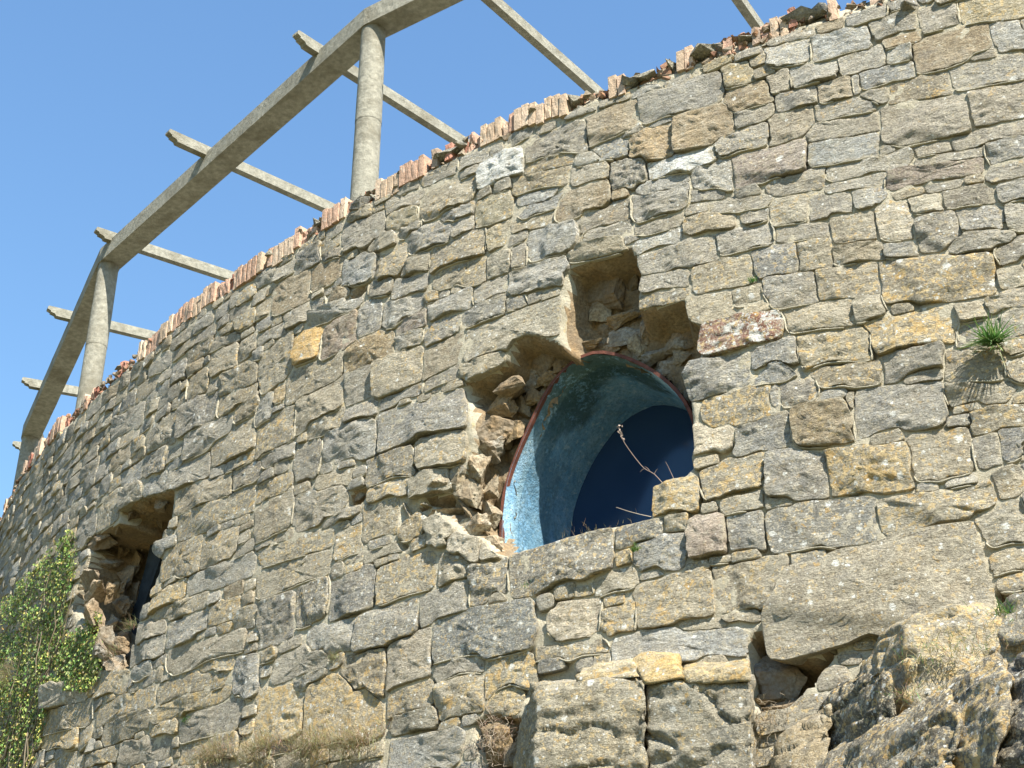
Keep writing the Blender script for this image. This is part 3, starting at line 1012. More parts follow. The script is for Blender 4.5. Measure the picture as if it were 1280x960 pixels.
vis = []
for i in range(len(seeds)):
    sc, zc, a, b, sl = SD[i]
    P = W(sc, zc, 0)
    cz = -P[1] * math.sin(PITCH) + P[2] * math.cos(PITCH)
    dp = P[1] * math.cos(PITCH) + P[2] * math.sin(PITCH)
    px = 640 + F_PX * P[0] / dp
    py = 480 - F_PX * cz / dp
    inside = -30 < px < 1310 and -30 < py < 990 and sc > -62.5 * math.pi / 180 * RW
    vis.append(4 * a * b / dp ** 2 * (1 if inside else 0.001))
order = sorted(range(len(seeds)), key=lambda q: -vis[q])
big = set(order[:296])
small = Geo()
point = Geo()
for i in order:
    sc, zc, a, b, sl = SD[i]
    if i in big:
        g = Geo()
    else:
        g = small
    probe_s = np.array([sc - a - .04, sc + a + .04, sc, sc])
    probe_z = np.array([zc, zc, zc - b - .04, zc + b + .04])
    near_rec = bool(in_rec(probe_s, probe_z).any())
    if min(a, b) < 0.012:
        continue
    u, v = stone_geo(g, i, near_rec)
    if i in big:
        c = W(sc, zc, 0.0)
        so = g.build('stone', M_STONE, wall, c)
        lab = {'R': 'red brown stone blotched with white and orange lichen beside the window', 'Y': 'bright orange yellow squarish stone in the grey courses',
               'O': 'very large long stone overhanging the dark gap at lower right'}.get(seeds[i][5])
        if lab:
            so['label'] = lab
        if seeds[i][5] == 'W':
            so['label'] = 'whitish lichen bleached stone'
    # raised pointing along part of the joints
    if vis[i] > 1e-7 and not near_rec and a > 0.05:
        K = len(u)
        for side in (0, 1, 2):
            if side == 0 and random.random() > 0.5:
                continue
            if side == 1 and random.random() > 0.14:
                continue
            if side == 2 and random.random() > 0.10:
                continue
            vv = v - sl * u
            if side == 0:
                idx = [q for q in range(K) if vv[q] < -0.55 * b and abs(u[q]) < 0.97 * a]
                idx.sort(key=lambda q: u[q])
                ou, ov = 0.0, -0.010
            else:
                sg = 1 if side == 1 else -1
                idx = [q for q in range(K) if u[q] * sg > 0.8 * a and abs(vv[q]) < 0.92 * b]
                idx.sort(key=lambda q: v[q])
                ou, ov = 0.010 * sg, 0.0
            if len(idx) < 4:
                continue
            if random.random() < 0.5:
                idx = idx[: max(4, int(len(idx) * random.uniform(0.5, 1)))]
            pu = np.array([u[q] for q in idx]) + ou
            pv = np.array([v[q] for q in idx]) + ov
            for _ in range(3):
                pu[1:-1] = (pu[:-2] + pu[2:] + 2 * pu[1:-1]) / 4
                pv[1:-1] = (pv[:-2] + pv[2:] + 2 * pv[1:-1]) / 4
            n = len(pu)
            V, Fc = [], []
            M = 6
            for q in range(n):
                tu, tv = pu[min(q + 1, n - 1)] - pu[max(q - 1, 0)], pv[min(q + 1, n - 1)] - pv[max(q - 1, 0)]
                L = math.hypot(tu, tv) + 1e-9
                nu, nv = -tv / L, tu / L
                rr = random.uniform(0.0035, 0.0065) * (0.4 if q in (0, n - 1) else 1)
                for m_ in range(M):
                    an = math.pi * m_ / (M - 1)
                    w_ = math.cos(an) * rr * 1.25
                    oo = 0.004 + math.sin(an) * rr * 2.0 + (0 if 0 < m_ < M - 1 else -0.02)
                    V.append((sc + pu[q] + nu * w_, zc + pv[q] + nv * w_, oo))
            for q in range(n - 1):
                for m_ in range(M - 1):
                    A = q * M + m_
                    Fc.append((A, A + 1, A + M + 1, A + M))
            V = np.array(V)
            point.add(W(V[:, 0], V[:, 1], V[:, 2]), Fc, (0.4, 0.36, 0.28))
o = small.build('small_stones', M_STONE, wall, base_pt)
o['kind'] = 'stuff'
if point.n:
    o = point.build('pointing', M_MORTAR, wall, base_pt)
    o['kind'] = 'stuff'

# mortar bed behind the stones, with the recesses sunk into it and the window cut through
ds = 0.024
ss = np.arange(-23.2, -6.4, ds)
zs = np.concatenate([np.arange(-0.2, Z0 - 0.05, 0.12), np.arange(Z0 - 0.04, 7.62, ds)])
MS, MZ = np.meshgrid(ss, zs, indexing='ij')
top = z_top(MS) + 0.02
MZc = np.minimum(MZ, top)
dep = rec_depth(MS, MZc)
rug = np.clip(dep / 0.1, 0, 1)
off = -0.0045 + 0.011 * n2(MS, MZc, 5.0, 2, 40.0) + 0.007 * n2(MS, MZc, 30.0, 1, 50.0)
P3 = np.stack([MS * 6.0, MZc * 8.0, 0 * MS], -1)
blocky = np.round(vn(P3 * 1.3) * 2.2) / 2.2 * 0.045 + 0.03 * ridged(P3 * 1.5, 2)
off = off - dep + rug * blocky
off = off - 0.11 * np.clip(n2(MS, MZc, 3.4, 3, 77.0) - 0.14, 0, 0.35)
V = W(MS + rug * 0.05 * fbm(np.stack([dep * 3.5, MZc * 6, MS * 4], -1), 2), MZc + rug * 0.05 * fbm(np.stack([dep * 3.5 + 7, MS * 6, MZc * 4], -1), 2), off)
ns, nz_ = MS.shape
hole = in_arch(MS, MZc) & (poly_sd(REC[0][0], MS, MZc) > 0.05)
dead = MZ > top + ds
Vf = V.reshape(-1, 3)
idx = np.arange(ns * nz_).reshape(ns, nz_)
bad = hole | dead
ok = ~(bad[:-1, :-1] & bad[1:, :-1] & bad[:-1, 1:] & bad[1:, 1:]) & ~(dead[:-1, :-1] | dead[1:, :-1])
F0 = np.stack([idx[:-1, :-1], idx[1:, :-1], idx[1:, 1:], idx[:-1, 1:]], -1)[ok]
used = np.unique(F0)
remap = -np.ones(len(Vf), int)
remap[used] = np.arange(len(used))
g = Geo()
g.v = [Vf[used]]
g.f = [tuple(q) for q in remap[F0].tolist()]
cc = np.ones((len(used), 4))
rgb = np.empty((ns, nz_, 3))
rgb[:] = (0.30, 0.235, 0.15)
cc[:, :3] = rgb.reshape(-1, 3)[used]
g.c = [cc]
g.l = [np.zeros((len(used), 4))]
g.n = len(used)
mort = g.build('mortar_bed', M_MORTAR, wall, base_pt)
mort['kind'] = 'stuff'
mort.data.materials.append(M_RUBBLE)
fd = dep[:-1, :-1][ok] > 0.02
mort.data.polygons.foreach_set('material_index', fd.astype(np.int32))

# drum beyond the frame, wall head and terrace
g = Geo()
th = np.linspace(math.radians(-360 - 20) + 0.0, -23.15 / RW, 200)
th2 = np.linspace(-360 * math.pi / 180 - 23.15 / RW + 23.15 / RW * 0 - 0.0, 0, 2)
a0, a1 = -6.45 / RW, -23.15 / RW + 2 * math.pi
th = np.linspace(a0, a1, 220)
zt = float(z_top(-7.0))
V, Fc = [], []
for t_ in th:
    for z_ in (-1.7, zt, zt):
        r_ = 0.0 if z_ < zt or len(V) % 3 == 1 else -0.9
        V.append(W(t_ * RW, z_, r_))
for q in range(len(th) - 1):
    A = q * 3
    Fc.append((A, A + 3, A + 4, A + 1))
    Fc.append((A + 1, A + 4, A + 5, A + 2))
g.add(np.array(V), Fc, (0.28, 0.26, 0.21), (0.2, 0.2, 0))
g.build('drum_masonry', M_STONE, wall, base_pt, smooth=True)
g = Geo()
V, Fc = [], []
sh = np.linspace(-23.2, -6.4, 260)
for s_ in sh:
    V.append(W(s_, float(z_top(s_)) + 0.10, -0.06))
    V.append(W(s_, float(z_top(s_)) + 0.12, -0.20))
    V.append(W(s_, 7.2, -0.9))
    V.append(W(s_, float(z_top(s_)) - 0.02, -0.02))
for q in range(len(sh) - 1):
    A = q * 4
    B = A + 4
    Fc += [(A + 3, B + 3, B, A), (A, B, B + 1, A + 1), (A + 1, B + 1, B + 2, A + 2)]
g.add(np.array(V), Fc, (0.32, 0.30, 0.25))
g.build('wall_head', M_MORTAR, wall, base_pt)

# ------------------------------------------------------------------ bricks on edge along the top
INTACT = [(595, 622), (640, 655), (672, 684), (691, 703), (654, 663), (761, 775), (847, 861), (487, 497), (466, 486), (500, 526),
          (413, 430), (345, 375), (1034, 1046), (1107, 1122), (960, 972), (322, 330), (205, 240), (180, 186), (250, 262)]
GONE = [(544, 592), (704, 742), (790, 846), (862, 915), (972, 1030), (1048, 1104), (430, 464), (392, 402), (526, 540), (776, 790), (120, 128)]


def s_sky(x):
    xs = [p[0] for p in SKYLINE]
    ys = [p[1] for p in SKYLINE]
    return sz(x, float(np.interp(x, xs, ys)))[0] if x <= 1028 else sz(x, 20)[0]


intact = [tuple(sorted((s_sky(a), s_sky(b)))) for a, b in INTACT]
gone = [tuple(sorted((s_sky(a), s_sky(b)))) for a, b in GONE]
MAXT = 0


def box_geo(sc, zc, w, h, o0, o1, rough, n=(2, 6, 2), rotz=0.0, tilt=0.0, seed=0.0, chop=0.0):
    """a brick standing on its end in wall coordinates, its faces divided and worn"""
    bm = bmesh.new()
    bmesh.ops.create_cube(bm, size=1.0)
    bmesh.ops.subdivide_edges(bm, edges=bm.edges[:], cuts=2, use_grid_fill=True)
    vs = np.array([v.co[:] for v in bm.verts])
    fs = [tuple(v.index for v in f.verts) for f in bm.faces]
    bm.free()
    p = vs * 2
    # soften corners
    q = np.clip(np.abs(p), 0, 1)
    near = (q > 0.9).sum(1)
    p = p * np.where(near[:, None] >= 2, 0.965, 1.0)
    u = p[:, 0] * w / 2
    z = p[:, 2] * h / 2
    d = (p[:, 1] + 1) / 2
    if chop > 0:
        z = np.where(z > 0, z * (1 - chop * (0.5 + 0.5 * vn(np.stack([u * 60 + seed, d * 3, 0 * u], -1)))), z)
    off = o0 + (o1 - o0) * (1 - d)
    Q = np.stack([u * 18 + seed * 3, z * 18, off * 18], -1)
    u = u + rough * fbm(Q * 1.6 + 5, 2)
    z = z + rough * fbm(Q * 1.6 + 15, 2)
    off = off + rough * 1.5 * fbm(Q * 1.6 + 25, 2)
    u2 = u * math.cos(tilt) - z * math.sin(tilt)
    z2 = u * math.sin(tilt) + z * math.cos(tilt)
    off = off + u * rotz
    return W(sc + u2, zc + z2, off), fs


PALE = [(0.52, 0.37, 0.26), (0.56, 0.43, 0.31), (0.46, 0.30, 0.21), (0.48, 0.36, 0.25)]
RED = [(0.34, 0.15, 0.10), (0.40, 0.20, 0.14), (0.30, 0.13, 0.09), (0.44, 0.28, 0.20), (0.40, 0.30, 0.22)]
run_k, run_n, run_c = 'whole', 0, 0
s_ = -22.4
while s_ < -7.6:
    w = random.uniform(0.062, 0.072)
    zb = float(z_sky(s_)) - 0.205
    kind_ = 'mix'
    for a, b in intact:
        if a - 0.02 <= s_ <= b + 0.01:
            kind_ = 'whole'
    if kind_ == 'mix':
        for a, b in gone:
            if a <= s_ <= b:
                kind_ = 'gone'
    rr = random.random()
    if run_n <= 0:
        run_k = random.choices(['whole', 'broken', 'gone'], [0.36, 0.44, 0.20])[0]
        run_n = random.randint(1, 4)
        run_c = random.randint(0, 3)
        run_h = random.uniform(-0.035, 0.015)
        run_o = random.uniform(-0.012, 0.018)
    run_n -= 1
    if kind_ == 'mix':
        kind_ = run_k
    elif kind_ == 'gone' and rr < 0.35:
        kind_ = 'broken'
    g = Geo()
    if kind_ == 'whole':
        h = random.choice([0.215, 0.212, 0.21, 0.19])
        V, fs = box_geo(s_ + w / 2, zb + h / 2 + run_h + random.uniform(-0.006, 0.006), w - 0.004, h, -0.09, 0.012 + run_o + random.uniform(-.003, .003), 0.0045, tilt=random.gauss(0, 0.012), rotz=random.gauss(0, .03), seed=s_)
        c = PALE[run_c]
        j = random.uniform(0.85, 1.1)
        g.add(V, fs, tuple(q * j for q in c))
        g.build('brick', M_BRICK, wall, W(s_ + w / 2, zb, 0), smooth=False)
    elif kind_ == 'broken':
        h = random.uniform(0.14, 0.21)
        V, fs = box_geo(s_ + w / 2, zb + h / 2 + random.uniform(-.02, .03), w - 0.004, h, -0.12, random.uniform(-0.03, 0.022), random.uniform(0.008, 0.018), tilt=random.gauss(0, 0.035), seed=s_, chop=random.uniform(0, .3))
        c = random.choice(RED + PALE[:1] + PALE[2:3])
        j = random.uniform(0.8, 1.1)
        g.add(V, fs, tuple(q * j for q in c))
        g.build('broken_brick', M_BRICK, wall, W(s_ + w / 2, zb, 0), smooth=False)
    s_ += w + random.uniform(0.0, 0.006)


def lump(g, s, z, off, rs, rz, ro, col, lich=(0.1, 0.2, 0), seed=0.0, sub=2, rough=0.35, facet=True):
    """an angular broken stone centred in wall coordinates"""
    rs_ = random.Random(int(seed * 1000) & 0xffffff)
    bm = bmesh.new()
    for q in range(11 if sub > 1 else 8):
        d = np.array([rs_.gauss(0, 1), rs_.gauss(0, 1), rs_.gauss(0, 1)])
        d = d / np.linalg.norm(d) * rs_.uniform(0.85, 1.15)
        bm.verts.new(d.tolist())
    r = bmesh.ops.convex_hull(bm, input=bm.verts[:])
    dead_v = list({e for e in r['geom_interior'] + r['geom_unused'] if isinstance(e, bmesh.types.BMVert)})
    if dead_v:
        bmesh.ops.delete(bm, geom=dead_v, context='VERTS')
    for _ in range(sub - 1):
        bmesh.ops.subdivide_edges(bm, edges=[e for e in bm.edges if e.calc_length() > 0.2], cuts=1)
        bmesh.ops.triangulate(bm, faces=[f for f in bm.faces if len(f.verts) > 3])
    bmesh.ops.recalc_face_normals(bm, faces=bm.faces[:])
    bm.verts.index_update()
    p = np.array([v.co[:] for v in bm.verts])
    fs = [tuple(reversed([v.index for v in f.verts])) for f in bm.faces]
    bm.free()
    p = p * (1 + rough * 0.40 * fbm(p * 1.6 + seed, 3) + rough * 0.14 * ridged(p * 5.0 + seed, 2))[:, None]
    V = W(s + p[:, 0] * rs, z + p[:, 2] * rz, off + p[:, 1] * ro)
    g.add(V, [tuple(reversed(f)) for f in fs], col, lich)


# grey capping stones where the bricks are gone
caps = [(555, 178, 30, 16), (575, 172, 16, 12), (716, 122, 22, 14), (805, 95, 26, 15), (880, 60, 34, 15), (905, 50, 26, 14), (930, 40, 20, 12),
        (1000, 18, 34, 17), (1022, 12, 20, 16), (450, 255, 26, 22), (1075, 14, 40, 20), (1140, 8, 30, 20), (668, 138, 14, 10), (398, 272, 12, 12),
        (340, 318, 10, 10), (838, 76, 14, 20), (785, 104, 18, 12)]
for q, (x, y, wp, hp) in enumerate(caps):
    s, z = sz(x, y)
    dist = float(np.linalg.norm(W(s, z, 0)))
    g = Geo()
    lump(g, s, min(z, float(z_sky(s)) - 0.085), -0.04, wp / 2 / F_PX * dist * 1.6, hp / 2 / F_PX * dist * 1.0, 0.11, random.choice([(0.27, 0.26, 0.22), (0.30, 0.28, 0.22), (0.24, 0.24, 0.22)]), (0.1, 0.3, 0), seed=q + 0.31)
    g.build('capping_stone', M_STONE, wall, W(s, z, 0), smooth=False)
# crumbling bed under and between the bricks
g = Geo()
for q in range(1500):
    s = random.uniform(-22.4, -7.6)
    z = float(z_sky(s)) - random.uniform(0.045, 0.22)
    rr = random.uniform(0.015, 0.045)
    c = random.choice([(0.32, 0.28, 0.21), (0.36, 0.31, 0.24), (0.38, 0.17, 0.11), (0.42, 0.22, 0.15), (0.34, 0.15, 0.10), (0.24, 0.22, 0.19)])
    lump(g, s, z, random.uniform(-0.10, 0.0), rr * random.uniform(.8, 1.6), rr, 0.03, c, (0.05, 0.1, 0), seed=q + 0.77, sub=1)
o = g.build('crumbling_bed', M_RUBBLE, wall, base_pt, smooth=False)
o['kind'] = 'stuff'

# ------------------------------------------------------------------ rubble core showing in the openings
g = None
RUB = [  # x, y, half width px, half height px, depth offset, colour
    (750, 392, 12, 14, -0.20, 0), (776, 398, 18, 12, -0.18, 1), (778, 424, 17, 11, -0.22, 2), (766, 434, 12, 8, -0.2, 0), (685, 440, 30, 22, -0.14, 3),
    (720, 444, 12, 9, -0.2, 1), (812, 412, 12, 16, -0.2, 2), (800, 432, 13, 14, -0.22, 0), (820, 447, 15, 12, -0.2, 2), (830, 400, 16, 14, -0.2, 3),
    (846, 430, 14, 12, -0.2, 2), (852, 446, 10, 9, -0.12, 0), (838, 460, 12, 10, -0.18, 2), (858, 418, 14, 16, -0.16, 3), (660, 470, 16, 13, -0.18, 2),
    (682, 472, 14, 10, -0.2, 1), (640, 490, 22, 14, -0.16, 3), (625, 510, 18, 15, -0.16, 1), (648, 515, 14, 14, -0.2, 1), (618, 540, 22, 16, -0.16, 3),
    (640, 540, 12, 12, -0.2, 1), (612, 565, 16, 12, -0.15, 2), (600, 590, 18, 15, -0.10, 4), (590, 625, 20, 16, -0.10, 4), (612, 610, 12, 12, -0.16, 4),
    (612, 640, 14, 14, -0.14, 4), (606, 662, 15, 12, -0.12, 5), (700, 458, 12, 8, -0.22, 1), (730, 430, 20, 8, -0.2, 1), (705, 425, 12, 8, -0.14, 3),
    (665, 495, 10, 9, -0.22, 1), (595, 655, 14, 10, -0.06, 5), (618, 682, 12, 9, -0.12, 5), (760, 360, 30, 26, -0.26, 3), (736, 346, 20, 14, -0.24, 1),
    (785, 340, 14, 20, -0.24, 3), (570, 600, 14, 11, -0.04, 4), (548, 606, 13, 9, 0.0, 4), (580, 575, 12, 14, -0.06, 4),
    (120, 742, 14, 12, -0.02, 6), (118, 768, 16, 15, 0.02, 6), (140, 742, 10, 10, -0.15, 1), (135, 700, 16, 10, -0.2, 2), (150, 690, 14, 9, -0.3, 1),
    (160, 720, 16, 12, -0.35, 3), (150, 760, 16, 12, -0.3, 3), (140, 785, 14, 12, -0.25, 2), (130, 680, 14, 9, -0.1, 3), (170, 700, 14, 12, -0.42, 1),
    (165, 655, 14, 12, -0.3, 1), (190, 650, 14, 12, -0.42, 1), (145, 810, 12, 12, -0.25, 2), (150, 735, 12, 9, -0.28, 1), (168, 742, 12, 12, -0.42, 3),
    (112, 722, 12, 9, -0.02, 2), (155, 780, 10, 10, -0.38, 3), (180, 672, 12, 10, -0.4, 3),
    (163, 641, 14, 9, -0.10, 3), (183, 632, 14, 9, -0.14, 3), (203, 628, 12, 9, -0.12, 3), (150, 656, 12, 8, -0.08, 3), (130, 674, 12, 8, -0.07, 3), (196, 645, 14, 12, -0.30, 3), (172, 660, 14, 10, -0.36, 3),
    (133, 800, 13, 12, -0.08, 2), (150, 812, 14, 12, -0.2, 3), (130, 824, 14, 9, -0.04, 7), (157, 796, 10, 12, -0.3, 3), (146, 830, 14, 9, -0.06, 2), (125, 812, 9, 9, 0.0, 7),
    (965, 850, 26, 22, -0.14, 7), (990, 848, 16, 12, -0.2, 6), (955, 880, 20, 9, -0.12, 1), (975, 882, 18, 10, -0.1, 3),
    (448, 618, 9, 7, -0.07, 7), (625, 930, 22, 26, -0.10, 1), (640, 945, 12, 14, -0.04, 3), (560, 640, 20, 10, -0.10, 4), (590, 655, 14, 9, -0.1, 4),
]
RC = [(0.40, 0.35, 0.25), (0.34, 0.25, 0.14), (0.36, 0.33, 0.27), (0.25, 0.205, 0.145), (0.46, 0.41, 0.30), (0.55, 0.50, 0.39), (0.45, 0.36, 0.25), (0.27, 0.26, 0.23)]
for q, (x, y, wx, hy, of, ci) in enumerate(RUB):
    if 640 < x < 880 and 375 < y < 520:
        of = min(of, -0.25)
    s, z = sz(x, y, RW + of)
    if x > 700 and y < 520 and bool(in_arch(np.array([s]), np.array([z + 0.0]))):
        z += 0.10
        if bool(in_arch(np.array([s]), np.array([z - 0.04]))):
            continue
    s_w = s
    dist = float(np.linalg.norm(W(s, z, of)))
    g = Geo()
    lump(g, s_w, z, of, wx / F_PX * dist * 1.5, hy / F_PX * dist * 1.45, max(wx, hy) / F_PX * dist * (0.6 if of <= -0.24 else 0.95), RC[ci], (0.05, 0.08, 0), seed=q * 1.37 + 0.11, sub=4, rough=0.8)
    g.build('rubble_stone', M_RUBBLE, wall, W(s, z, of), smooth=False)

# ------------------------------------------------------------------ the round-headed window
g = Geo()
pts = arch(ARC1, ARC1['r'])
nP = len(pts)
V, Fc = [], []
prof = [(0.0, 0.018), (0.024, 0.018), (0.024, -0.012), (0.0, -0.012)]
for i, (a, z) in enumerate(pts):
    dx, dz_ = a - ARC1['x'], z - ARC1['z']
    if z < ARC1['z']:
        nx, nz2 = (math.copysign(1, dx), 0)
    else:
        L = math.hypot(dx, dz_) + 1e-9
        nx, nz2 = dx / L, dz_ / L
    for (o_, d_) in prof:
        V.append(wpt(a - nx * 0.012 + nx * o_, z - nz2 * 0.012 + nz2 * o_, ARC1['d'] - d_ - 0.0))
for i in range(nP - 1):
    for q in range(4):
        A, B = i * 4 + q, i * 4 + (q + 1) % 4
        Fc.append((A, B, B + 4, A + 4))
g.add(np.array(V), Fc, (0.3, 0.1, 0.05))
frame = g.build('window_frame', M_RUST, wall, wpt(ARC1['x'], 4.6, ARC1['d']), smooth=False)
frame['label'] = 'rust red steel arch edging the larger window opening'
g = Geo()
p1, p2 = arch(ARC1, ARC1['r'] - 0.010, 40), arch(ARC2, ARC2['r'], 40)
NL = 18
n = len(p1)
for k_ in range(NL + 1):
    f = k_ / NL
    V = []
    for (a, z), (b_, z2) in zip(p1, p2):
        aa, zz = a * (1 - f) + b_ * f, z * (1 - f) + z2 * f
        dd = (ARC1['d'] - 0.02) * (1 - f) + ARC2['d'] * f
        w_ = 0.014 * float(fbm(np.array([aa * 5, zz * 5, dd * 5 + 2.0]), 2))
        V.append(wpt(aa + w_, zz + w_, dd))
    g.add(np.array(V), [])
    st = np.zeros((n, 4))
    for i in range(n):
        if 11 <= i <= 24 and f < 0.52 + 0.12 * math.sin(i * 0.9):
            st[i, 0] = min(1, (i - 8) / 7)
        elif i <= 11 and 0.15 < f < 0.7:
            st[i, 0] = 0.45
    g.l[-1] = st
for k_ in range(NL):
    for i in range(n - 1):
        A = k_ * n + i
        g.f.append((A, A + 1, A + n + 1, A + n))
rev = g.build('window_reveal', M_LIME, wall, wpt(ARC1['x'], 4.6, 0.6))
rev['label'] = 'pale blue plastered arch reveal with dark mould stains'
g = Geo()
GD = 0.35
fg = (GD - ARC1['d']) / (ARC2['d'] - ARC1['d'])
pg_ = [(a * (1 - fg) + b_ * fg, z * (1 - fg) + z2 * fg) for (a, z), (b_, z2) in zip(p1, p2)]
V = [wpt(a, z, GD) for a, z in pg_]
g.add(np.array(V), [tuple(range(len(V)))])
o = g.build('window_glass', M_TINT, wall, wpt(ARC1['x'], 4.6, GD), smooth=False)
o['label'] = 'tinted glass sheet set just behind the rusty arch frame'
g = Geo()
p2 = arch(ARC2, ARC2['r'] + 0.03, 40)
V = [wpt(a, z, ARC2['d'] + 0.003) for a, z in p2] + [wpt(a, z, ARC2['d'] + 0.03) for a, z in p2]
n = len(p2)
Fc = [tuple(range(n)), tuple(reversed(range(n, 2 * n)))] + [(i, (i + 1) % n, n + (i + 1) % n, n + i) for i in range(n)]
g.add(np.array(V), Fc)
pane = g.build('window_pane', M_GLASS, wall, wpt(ARC2['x'], 4.6, ARC2['d']), smooth=False)
pane['label'] = 'dark blue window pane with painted sky reflection at the back of the opening'
# slit of blue panel in the smaller opening on the left
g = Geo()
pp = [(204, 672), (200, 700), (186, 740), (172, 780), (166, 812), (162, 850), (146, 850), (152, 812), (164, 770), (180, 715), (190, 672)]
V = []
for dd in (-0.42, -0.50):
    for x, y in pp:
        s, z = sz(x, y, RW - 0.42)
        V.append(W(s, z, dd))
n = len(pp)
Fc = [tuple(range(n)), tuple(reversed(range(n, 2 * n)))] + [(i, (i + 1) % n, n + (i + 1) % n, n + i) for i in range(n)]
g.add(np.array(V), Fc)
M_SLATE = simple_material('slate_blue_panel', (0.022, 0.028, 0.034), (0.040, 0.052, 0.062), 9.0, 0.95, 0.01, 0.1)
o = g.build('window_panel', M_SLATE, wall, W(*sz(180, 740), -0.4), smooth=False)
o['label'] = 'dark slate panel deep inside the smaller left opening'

# ------------------------------------------------------------------ projecting blocks and boulders
def hull(name, pts, col, lich, parent=None, rough=0.02, sub=3, seed=0.0):
    """faceted rock: pts are (x, y, projection from the wall face)"""
    bm = bmesh.new()
    for x, y, of in pts:
        s, z = sz(x, y, RW + of)
        bm.verts.new(W(s, z, of).tolist())
    r = bmesh.ops.convex_hull(bm, input=bm.verts[:])
    bmesh.ops.delete(bm, geom=list({e for e in r['geom_interior'] + r['geom_unused'] if isinstance(e, bmesh.types.BMVert)}), context='VERTS')
    bmesh.ops.triangulate(bm, faces=bm.faces[:])
    for _ in range(5):
        L = [e for e in bm.edges if e.calc_length() > 0.032]
        if not L or len(bm.faces) > 9000:
            break
        bmesh.ops.subdivide_edges(bm, edges=L, cuts=1)
        bmesh.ops.triangulate(bm, faces=[f for f in bm.faces if len(f.verts) > 3])
    bmesh.ops.smooth_vert(bm, verts=bm.verts[:], factor=0.35, use_axis_x=True, use_axis_y=True, use_axis_z=True)
    bmesh.ops.recalc_face_normals(bm, faces=bm.faces[:])
    bm.normal_update()
    P = np.array([v.co[:] for v in bm.verts])
    N = np.array([v.normal[:] for v in bm.verts])
    fs = [tuple(v.index for v in f.verts) for f in bm.faces]
    bm.verts.index_update()
    bm.free()
    PP = P * np.array([1, 1, 1.8])
    d = rough * (-1.6 * np.clip(1 - np.abs(fbm(PP * 2.3 + seed + 50, 2)) * 16, 0, 1) + 1.0 * ridged(PP * 3.2 + seed, 3) + 0.8 * fbm(PP * 9 + seed, 3) + 0.35 * fbm(P * 30 + seed, 2))
    bd = np.array([0.25, 0.2, 0.95])
    ph = (P @ bd) * 6.5 + 0.8 * fbm(P * 2.0 + seed, 3)
    saw = ph - np.floor(ph)
    d = d + rough * 0.40 * (np.minimum(saw * 1.15, (1 - saw) * 9) - 0.5)
    P = P + N * d[:, None]
    g = Geo()
    g.add(P, fs, col, lich)
    c = P.mean(0)
    return g.build(name, M_STONE, parent, c)


b1 = hull('block', [(667, 853, .24), (806, 848, .24), (806, 955, .24), (668, 958, .24), (667, 990, .22), (806, 990, .22), (664, 855, .04), (806, 846, .0), (642, 958, .0), (800, 990, .0), (642, 990, .0), (672, 870, .28), (670, 958, .29)],
          (0.28, 0.25, 0.18), (0.42, 0.30, 0), wall, 0.017, seed=3)
b1['label'] = 'large squared block jutting out with a dark shaded left end'
b2 = hull('block', [(810, 856, .19), (936, 850, .21), (940, 956, .22), (812, 952, .18), (812, 990, .18), (942, 990, .2), (812, 850, .0), (940, 846, .0), (812, 990, .0), (942, 990, .0)],
          (0.29, 0.27, 0.21), (0.30, 0.30, 0), wall, 0.022, seed=9)
b2['label'] = 'squared block with weathered cracked face beside the gap'
b3 = hull('block', [(720, 846, .20), (745, 830, .16), (790, 826, .16), (800, 846, .22), (722, 852, .22), (726, 836, .0), (800, 822, .0)],
          (0.42, 0.35, 0.22), (0.6, 0.6, 0), wall, 0.014, seed=12)
b4 = hull('block', [(790, 826, .15), (815, 816, .14), (840, 822, .16), (856, 848, .22), (806, 856, .23), (796, 820, .0), (850, 818, .0)],
          (0.50, 0.36, 0.15), (0.8, 0.15, 0), wall, 0.012, seed=15)
b4['label'] = 'rounded orange yellow capping lump between the jutting blocks'
b5 = hull('block', [(852, 840, .2), (935, 835, .22), (938, 852, .22), (855, 855, .22), (856, 832, .0), (936, 826, .0)],
          (0.38, 0.32, 0.20), (0.75, 0.3, 0), wall, 0.012, seed=19)


def rock(pts, label, col, lich, rough=0.024, seed=0.0):
    o = hull('boulder', pts, col, lich, None, rough, seed=seed)
    tag(o, label, 'boulder', 'boulders jutting from the foot of the wall')
    return o


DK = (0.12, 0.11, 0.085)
rock([(1134, 782, .42), (1182, 756, .36), (1244, 766, .34), (1272, 800, .36), (1262, 850, .40), (1225, 885, .46), (1142, 905, .50), (1130, 865, .50),
      (1056, 868, .0), (1100, 796, .06), (1114, 782, .14), (1060, 905, .0), (1250, 760, .0), (1290, 880, .0)],
     'broad pale boulder with a sunlit face and dark left side below the long overhanging stone', (0.34, 0.30, 0.215), (0.80, 0.40, 0), seed=31)
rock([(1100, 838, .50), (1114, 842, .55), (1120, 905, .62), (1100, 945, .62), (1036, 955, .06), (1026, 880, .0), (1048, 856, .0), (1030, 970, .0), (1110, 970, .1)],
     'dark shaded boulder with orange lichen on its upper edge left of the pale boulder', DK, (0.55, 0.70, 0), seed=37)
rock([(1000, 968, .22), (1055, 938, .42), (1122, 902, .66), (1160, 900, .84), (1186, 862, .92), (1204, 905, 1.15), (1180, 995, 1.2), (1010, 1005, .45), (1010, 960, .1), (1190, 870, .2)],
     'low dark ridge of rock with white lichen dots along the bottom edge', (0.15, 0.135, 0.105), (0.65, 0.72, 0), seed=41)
rock([(1186, 858, .88), (1218, 838, .96), (1246, 822, 1.04), (1264, 850, 1.25), (1257, 900, 1.35), (1235, 995, 1.4), (1178, 995, .98), (1186, 905, .94), (1200, 860, .3), (1250, 830, .3)],
     'lichen covered grey boulder near the lower right corner with a pointed shoulder', (0.15, 0.14, 0.115), (0.95, 0.70, 0), seed=47)
